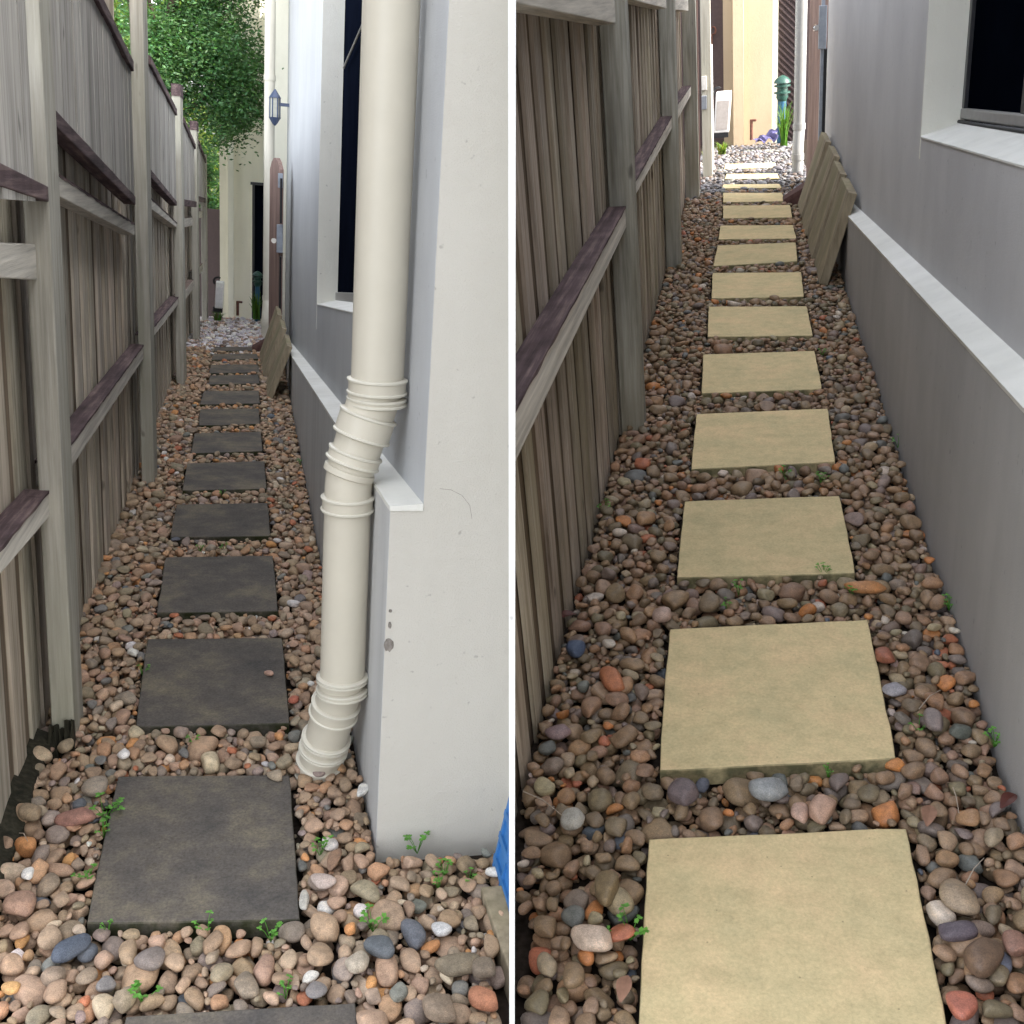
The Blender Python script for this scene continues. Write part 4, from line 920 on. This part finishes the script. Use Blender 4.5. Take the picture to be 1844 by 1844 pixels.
# things at the far end: white box, green bollard lamp, strappy plant, stake tap
M['box_shade'] = plain('lightened_white_plastic', (0.88, 0.88, 0.88), .5, .3); M['panel_shade'] = plain('lightened_front_panel', (0.74, 0.74, 0.76), .6, .3)  # lightened copies of the box colours, offsetting the shade at the left end
def white_box(side, pts, Y, label, scale):
    (xa, ya), (xb, yb) = pts; a = side.py(xa, ya, Y); c = side.py(xb, yb, Y); wd = c[0]-a[0]; h = a[2]-c[2]; org = (a[0], Y, c[2])
    T = thing("storage_box", label, "box", side, org)
    def q(u, v, d): return (a[0]+wd*(u*.84+v*.16)*1.0, Y+d, c[2]+h*v*1.0)
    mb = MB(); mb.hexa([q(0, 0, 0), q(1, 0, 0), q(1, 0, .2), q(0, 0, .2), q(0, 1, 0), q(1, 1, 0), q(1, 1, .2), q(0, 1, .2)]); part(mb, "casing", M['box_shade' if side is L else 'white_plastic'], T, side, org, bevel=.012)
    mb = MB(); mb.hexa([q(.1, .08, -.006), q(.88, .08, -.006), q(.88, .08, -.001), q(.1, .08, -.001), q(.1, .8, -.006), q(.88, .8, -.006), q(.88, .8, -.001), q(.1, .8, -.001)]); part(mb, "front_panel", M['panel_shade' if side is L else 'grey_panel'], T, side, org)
    mb = MB(); p0 = q(-.02, 1.0, .1); mb.tube([(p0[0]+(.045*math.cos(t)+.02), Y+.12, p0[2]+.0+.045*math.sin(t)) for t in np.linspace(.9, 3.9, 14)], .011, 8); part(mb, "black_hose", M['black'], T, side, org, smooth=True)
    mb = MB(); p1 = q(0, 0, 0); mb.box(p1[0]-.02, p1[0]+wd*.8, Y, Y+.2, p1[2]-.05, p1[2]-.004); part(mb, "feet", M['black'], T, side, org)
white_box(R, ((1284, 168), (1318, 238)), 12.4, "white plastic box with pale grey front beside the sunlit yellow building", 1)
white_box(L, ((386, 508), (404, 556)), 12.9, "white plastic box leaning by the pale building at the left path's end", 1)
def bollard(side, xc, ytop, ybase, Y, wpx, label):
    t = side.py(xc, ytop, Y); x = t[0]; zt = t[2]; r_ = wpx/2*Y/F; zb = -.15; org = (x, Y, zb); h = zt-zb
    T = thing("bollard_lamp", label, "garden lamp", side, org)
    mb = MB(); mb.tube([(x, Y, zb), (x, Y, zt-r_*2.6)], [r_*.62, r_*.5], 20); part(mb, "stem", M['blue_metal'], T, side, org, smooth=True)
    mb = MB()
    mb.lathe((x, Y, zt), [(-r_*3.1, r_*.5), (-r_*2.6, r_*.75), (-r_*2.2, r_*.7), (-r_*2.15, r_), (-r_*1.95, r_), (-r_*1.9, r_*.65), (-r_*1.4, r_*.65), (-r_*1.35, r_), (-r_*1.15, r_), (-r_*1.1, r_*.7), (-r_*.95, r_*.7), (-r_*.9, r_*1.05), (-r_*.6, r_*.95), (-r_*.25, r_*.6), (0, r_*.08)], 24)
    part(mb, "louvred_head", M['green_metal'], T, side, org, smooth=True)
bollard(R, 1409, 135, 240, 12.6, 26, "green louvred bollard lamp on a blue stem behind the grass clump")
bollard(L, 464, 488, 560, 12.9, 17, "small teal bollard lamp in front of the dark doorway of the left path")
def strappy(side, xb, yb, Y, hgt, n, spread, label, m, name="strappy_plant"):
    q = side.py(xb, yb, Y); mb = MB()
    for k in range(n):
        a = random.uniform(0, 6.28); s_ = random.uniform(.2, 1)*spread; h = hgt*random.uniform(.55, 1.05); w_ = random.uniform(.006, .012)
        p0 = Vector((q[0]+random.uniform(-.03, .03), Y+random.uniform(-.03, .03), q[2]-.03)); d = Vector((math.cos(a), math.sin(a), 0)); sd = Vector((-math.sin(a), math.cos(a), 0))*w_
        prev = None; c = (random.uniform(.6, 1.3), random.uniform(.75, 1.25), .8); N = 6
        for j in range(N+1):
            f = j/N; p = p0+d*(s_*f**1.8)+Vector((0, 0, h*(f-.28*f**3))); ww = sd*(1-f*.9)
            if prev: mb.quad(prev[0]-prev[1], prev[0]+prev[1], p+ww, p-ww, c)
            prev = (p, ww)
    o = mb.build(name, m, side, tuple(q)); tag(o, label, "plant"); return o
strappy(R, 1411, 262, 12.1, .62, 70, .17, "bright green strappy grass clump before the bollard lamp", M['strap'])
strappy(L, 462, 570, 12.6, .42, 50, .13, "small green strappy clump at the far end of the left path", M['strap'])
strappy(R, 1300, 272, 11.2, .16, 60, .14, "low yellow green tuft under the white box of the right path", M['leaf_y'], "grass_tuft")
strappy(R, 1272, 285, 10.6, .14, 30, .06, "thin yellow green tuft at the foot of the bleached gate post", M['leaf_y'], "grass_tuft")
strappy(L, 392, 572, 12.2, .14, 40, .12, "low green tuft under the white box of the left path", M['strap'], "grass_tuft")
for side, (x, y0, y1), Y, lb in ((R, (1353, 215, 252), 12.3, "dark garden stake tap before the sunlit yellow wall"), (L, (428, 542, 568), 12.8, "dark garden stake tap before the pale yellow wall")):
    a = side.py(x, y0, Y); c = side.py(x, y1, Y); mb = MB(); mb.tube([c, a], .016, 8); mb.tube([(a[0], Y, a[2]-.01), (a[0]+.05, Y-.02, a[2]-.01)], .012, 8)
    o = mb.build("garden_tap", M['rust'], side, c); tag(o, lb, "garden tap")
q = R.py(1378, 262, 12.0); mb = MB(); n = 9
for i in range(n):
    for j in range(n):
        pass
vv = {}
for i in range(n+1):
    for j in range(n+1):
        u, v = i/n, j/n; vv[i, j] = (q[0]-.11+.22*u+.02*math.sin(v*9), 12.0+.1*v+.02*math.sin(u*11), q[2]+.0+.05*abs(math.sin(u*7+v*3))+.11*v*u+.02)
for i in range(n):
    for j in range(n): mb.quad(vv[i, j], vv[i+1, j], vv[i+1, j+1], vv[i, j+1])
o = mb.build("crumpled_cloth", M['lavender'], R, q, smooth=False); o.modifiers.new("solid", 'SOLIDIFY').thickness = .004; tag(o, "crumpled lavender cloth on the ground left of the strappy clump", "cloth")

# ------------------------------------------------------------------ blue crate and mossy board at the left house corner
A_ = Vector(L.gz(892, 1552)); B_ = Vector(L.gz(921, 1655)); C_ = Vector(L.py(922, 1428, 2.19)); org = tuple(A_)
CR = thing("plastic_crate", "bright blue ribbed plastic crate leaning on the cream end wall, only a sliver showing", "crate", L, org)
n_ = (B_-A_).cross(C_-A_).normalized(); n_ = n_ if n_.x > 0 else -n_; n_ *= .02
def panel(u0, u1, v0, v1, off, th_):
    q = lambda u, v, o_: A_+(B_-A_)*u+(C_-A_)*v+n_*o_
    mb = MB(); mb.hexa([q(u0, v0, off), q(u0, v0, off+th_), q(u1, v0, off+th_), q(u1, v0, off), q(u0, v1, off), q(u0, v1, off+th_), q(u1, v1, off+th_), q(u1, v1, off)]); return mb
part(panel(-.02, 1.6, -.05, 1.6, 0, .4), "crate_base", M['blue_plastic'], CR, L, org, clip=-1)
for k in range(5): part(panel(-.02, 1.6, .02+.32*k, .10+.32*k, -.35, .349), "crate_rib", M['blue_plastic'], CR, L, org, clip=-1)
for k in range(4): part(panel(.0+.4*k, .06+.4*k, -.05, 1.6, -.30, .299), "crate_bar", M['blue_plastic'], CR, L, org, clip=-1)
mb = MB(); p1 = L.gz(869, 1603); mb.hexa([(p1[0], 1.35, -.06), (p1[0]+.05, 1.35, -.06), (p1[0]+.045, p1[1], -.06), (p1[0]-.005, p1[1], -.06), (p1[0], 1.35, .01), (p1[0]+.05, 1.35, .01), (p1[0]+.045, p1[1], .01), (p1[0]-.005, p1[1], .01)])
o = mb.build("timber_board", M['mossy'], L, (p1[0], 1.7, -.02), bevel=.004, clip=-1); tag(o, "mossy brown timber board half buried in pebbles beside the blue crate", "board")

# ------------------------------------------------------------------ trees beyond the fence
def crown(cx, cy, cz, rx, ry, rz, n, size, seed, dark=1.0, cut=None, nclump=150, outer=.55, box=1.0):
    rg = np.random.default_rng(seed); mb = MB(); cl = []
    for _ in range(nclump):
        d = rg.normal(size=3); d /= np.linalg.norm(d); rr = rg.uniform(outer, 1.0)**.5; d = np.sign(d)*np.abs(d)**box
        cl.append((cx+d[0]*rx*rr, cy+d[1]*ry*rr, cz+d[2]*rz*rr, rg.uniform(.10, .24), rg.uniform(.6, 1.45)))
    V = []; Fc = []; Cc = []
    for k in range(n):
        c = cl[int(rg.integers(len(cl)))]; p = Vector((c[0], c[1], c[2])) + Vector(rg.normal(size=3)*c[3]*np.array([.62, .62, .5]))
        if cut and not cut(p): continue
        d = Vector(rg.normal(size=3)); d.z = d.z*.5+.1; d.normalize(); u = d.cross(Vector(rg.normal(size=3))).normalized(); s_ = size*rg.uniform(.6, 1.3)
        t = c[4]*rg.uniform(.7, 1.3)*dark; col = (t*rg.uniform(.8, 1.25), t, t*rg.uniform(.75, 1.2))
        a = p-d*s_; e = p+d*s_; m1 = p+u*s_*.42-d*s_*.1; m2 = p-u*s_*.42-d*s_*.1
        mb.quad(a, m1, e, m2, col)
    return mb
TY = 12.1
org = (-.95, TY, -.4); TR1 = thing("tree", "dense dark green leafy tree hanging over the end of the left fence", "tree", L, org)
def cutL(p): return True
mb = crown(-.55, TY, 3.1, .70, .5, 1.36, 100000, .023, 3, nclump=700, outer=.03, box=.5)
part(mb, "crown", M['leaf'], TR1, L, org)
mb = MB(); mb.tube([(-.95, TY, -.5), (-.93, TY, 1.2), (-.85, TY+.05, 2.2), (-.7, TY, 3.2)], [.07, .06, .05, .03], 12)
for k in range(9):
    a = k*.7; z = 1.9+k*.13; mb.tube([(-.86, TY, z), (-.86+.5*math.cos(a)*.7+.1, TY+.35*math.sin(a), z+.35), (-.86+.8*math.cos(a)*.7+.2, TY+.5*math.sin(a), z+.7)], [.025, .017, .008], 8)
part(mb, "trunk", M['bark'], TR1, L, org, smooth=True)
org = (-1.6, 16, -.6); TR2 = thing("tree", "yellow green sunlit tree glimpsed behind the dark green one", "tree", L, org)
mb = crown(-1.35, 16, 2.6, 1.6, .7, 2.8, 42000, .045, 5, nclump=420, outer=.05, box=.6)
part(mb, "crown", M['leaf_y'], TR2, L, org)
mb = MB(); mb.tube([(-1.6, 16, -1), (-1.5, 16, 2), (-1.3, 16, 4)], [.12, .1, .05], 12); part(mb, "trunk", M['bark'], TR2, L, org, smooth=True)
org = (-.62, 13.9, -.6); TR3 = thing("shrub", "narrow dark shrub behind the brown screen by the pale building", "shrub", L, org)
mb = crown(-.48, 13.95, 1.35, .16, .12, .62, 3500, .028, 9, nclump=40, outer=.1); part(mb, "foliage", M['leaf'], TR3, L, org)
mb = MB(); mb.tube([(-.5, 13.95, -1), (-.48, 13.95, 1.5)], .02, 8); part(mb, "stem", M['bark'], TR3, L, org)

# ------------------------------------------------------------------ weeds, leaves and twigs
def weed(side, x, y, sz, label, cut=None, z=0.0):
    q = side.gz(x, y); mb = MB(); k_ = random.randint(5, 8)
    for k in range(k_):
        a = random.uniform(0, 6.28); ln = sz*random.uniform(.5, 1.0); el = random.uniform(.3, 1.2)
        tip = Vector((q[0]+ln*math.cos(a)*math.cos(el), q[1]+ln*math.sin(a)*math.cos(el)*1.2, .002+ln*math.sin(el)+z))
        b0 = Vector((q[0], q[1], -.02)); mb.tube([b0, b0.lerp(tip, .6)+Vector((0, 0, .004)), tip], [.0009, .0008, .0006], 5, (.7, .8, .6), caps=False)
        for j in range(3):
            aa = a+(j-1)*1.5+random.uniform(-.2, .2); s_ = sz*random.uniform(.22, .36); d = Vector((math.cos(aa), math.sin(aa)*1.2, random.uniform(-.2, .35))).normalized(); u = Vector((-d.y, d.x, 0)).normalized()
            t = random.uniform(.7, 1.25); c = (t, t, t)
            p1 = tip+d*s_*.35+u*s_*.34+Vector((0, 0, .001)); p2 = tip+d*s_*.95+u*s_*.25; p3 = tip+d*s_*.8; p4 = tip+d*s_*.95-u*s_*.25; p5 = tip+d*s_*.35-u*s_*.34+Vector((0, 0, .001))
            mb.quad(tip, p1, p2, p3, c); mb.quad(tip, p3, p4, p5, c)
    o = mb.build("weed", M['weed'], side, q); tag(o, label, "weed", "little weeds among the pebbles")
for x, y, s_, lb in [(188, 1462, .045, "taller weed at the left edge of the nearest whole dark slab"), (186, 1495, .03, "weed just below the taller one at the dark slab's left edge"),
                     (157, 1578, .03, "weed left of the nearest dark slab's lower left corner"), (194, 1668, .022, "tiny weed under the lower left corner of the nearest whole dark slab"),
                     (372, 1668, .032, "weed under the middle of the nearest whole dark slab's front edge"), (488, 1682, .032, "weed under the right part of the nearest whole dark slab's front edge"),
                     (258, 1795, .036, "weed above the cut off slab at the bottom of the left path"), (515, 1784, .026, "small weed in the lower middle of the left path"),
                     (672, 1664, .045, "weed between stones in front of the house corner"), (577, 1530, .034, "weed right of the nearest dark slab under the downpipe"),
                     (752, 1524, .042, "feathery weed at the foot of the cream end wall"), (800, 1566, .03, "weed near the cream end wall left of the blue crate"), (790, 1590, .026, "weed growing over a yellow stone before the end wall"),
                     (845, 1585, .024, "small weed left of the mossy timber board"), (257, 1208, .024, "weed at the left edge of the second whole dark slab"), (348, 1334, .026, "weed between the first and second whole dark slabs"),
                     (405, 990, .028, "weed tuft between the third and fourth whole dark slabs"), (360, 988, .022, "yellowish weed left of the one between the third and fourth slabs"),
                     (400, 890, .028, "weed between the fourth and fifth whole dark slabs"), (541, 835, .03, "weed at the foot of the plinth by the left path")]:
    weed(L, x, y, s_, lb)
for x, y, s_, lb in [(1135, 1678, .04, "weed touching the left side of the biggest pale slab"), (1088, 916, .03, "weed at the foot of the right path's fence"),
                     (1416, 855, .032, "weed in front of the fourth pale slab"), (1478, 862, .03, "darker weed in front of the fourth pale slab's right half"),
                     (1330, 1062, .03, "weed in front of the third pale slab"), (1312, 1092, .022, "tiny weed among stones before the third pale slab"),
                     (1484, 1030, .03, "weed over the front edge of the third pale slab"), (1535, 1066, .03, "weed beside the orange wedge stone"),
                     (1617, 797, .03, "weed at the foot of the grey plinth"), (1710, 1088, .024, "small weed at the foot of the grey plinth, nearer"),
                     (1792, 1332, .03, "weed in the nearest part of the grey plinth's foot"), (1655, 1308, .024, "weed beside the grey mauve upright stone"),
                     (1492, 1390, .016, "tiny sprig under the second pale slab's front edge"), (1480, 635, .026, "yellow green weed right of the fifth pale slab")]:
    weed(R, x, y, s_, lb)
M['leaf_dry'] = plain("dry_leaf", (0.24, 0.13, 0.085), 0.7, 0.3, nz=.3); M['leaf_red'] = plain("dark_red_leaf", (0.075, 0.02, 0.013), 0.5, 0.4, nz=.3); M['twig'] = plain("grey_twig", (0.36, 0.30, 0.24), .8, .2)
def dry(side, x, y, ln, yaw, m, label, z=.012):
    q = side.gz(x, y); d = Vector((math.cos(yaw), math.sin(yaw), .12)); u = Vector((-math.sin(yaw), math.cos(yaw), .1)); mb = MB(); N = 12; pr = None
    for k in range(N+1):
        f = k/N; p = Vector((q[0], q[1], z))+d*ln*(f-.5)+Vector((0, 0, .006*math.sin(f*3.1))); w_ = ln*.26*math.sin(math.pi*min(1, f*.93+.04))
        cur = (p-u*w_+Vector((0, 0, w_*.4)), p, p+u*w_+Vector((0, 0, w_*.4)))
        if pr: mb.quad(pr[0], pr[1], cur[1], cur[0]); mb.quad(pr[1], pr[2], cur[2], cur[1])
        pr = cur
    o = mb.build("fallen_leaf", m, side, q, smooth=True); tag(o, label, "leaf", "fallen leaves on the right path")
dry(R, 1672, 1478, .055, 1.3, M['leaf_dry'], "pale peach leaf right of the biggest slab's far corner")
dry(R, 1125, 1790, .05, 1.4, M['leaf_dry'], "pinkish dry leaf left of the biggest pale slab near the bottom")
dry(R, 1020, 1118, .055, .4, M['leaf_red'], "dark red leaf against the right fence")
dry(R, 1815, 1452, .05, .8, M['leaf_red'], "dark red leaf at the foot of the grey plinth near the right edge")
def twig(side, a, c, label, rr=.0013, z=.02):
    p, q = Vector(side.gz(*a, z)), Vector(side.gz(*c, z)); mid = (p+q)/2+Vector((0, .003, .008)); mb = MB(); mb.tube([p, mid, q], [rr, rr*.8, rr*.5], 6)
    o = mb.build("twig", M['twig'], side, tuple(p), smooth=True); tag(o, label, "twig", "twigs on the pebbles")
twig(R, (1735, 1600), (1772, 1545), "pale twig slanting above the large tan stone"); twig(R, (1655, 1277), (1693, 1243), "thin pale twig right of the second pale slab")
twig(R, (942, 1425), (1014, 1470), "long pale twig near the right fence foot"); twig(R, (1716, 1418), (1727, 1465), "short pale twig upright right of the biggest slab")
twig(L, (35, 1500), (50, 1515), "thin pale stalk on the dark strip by the left fence")
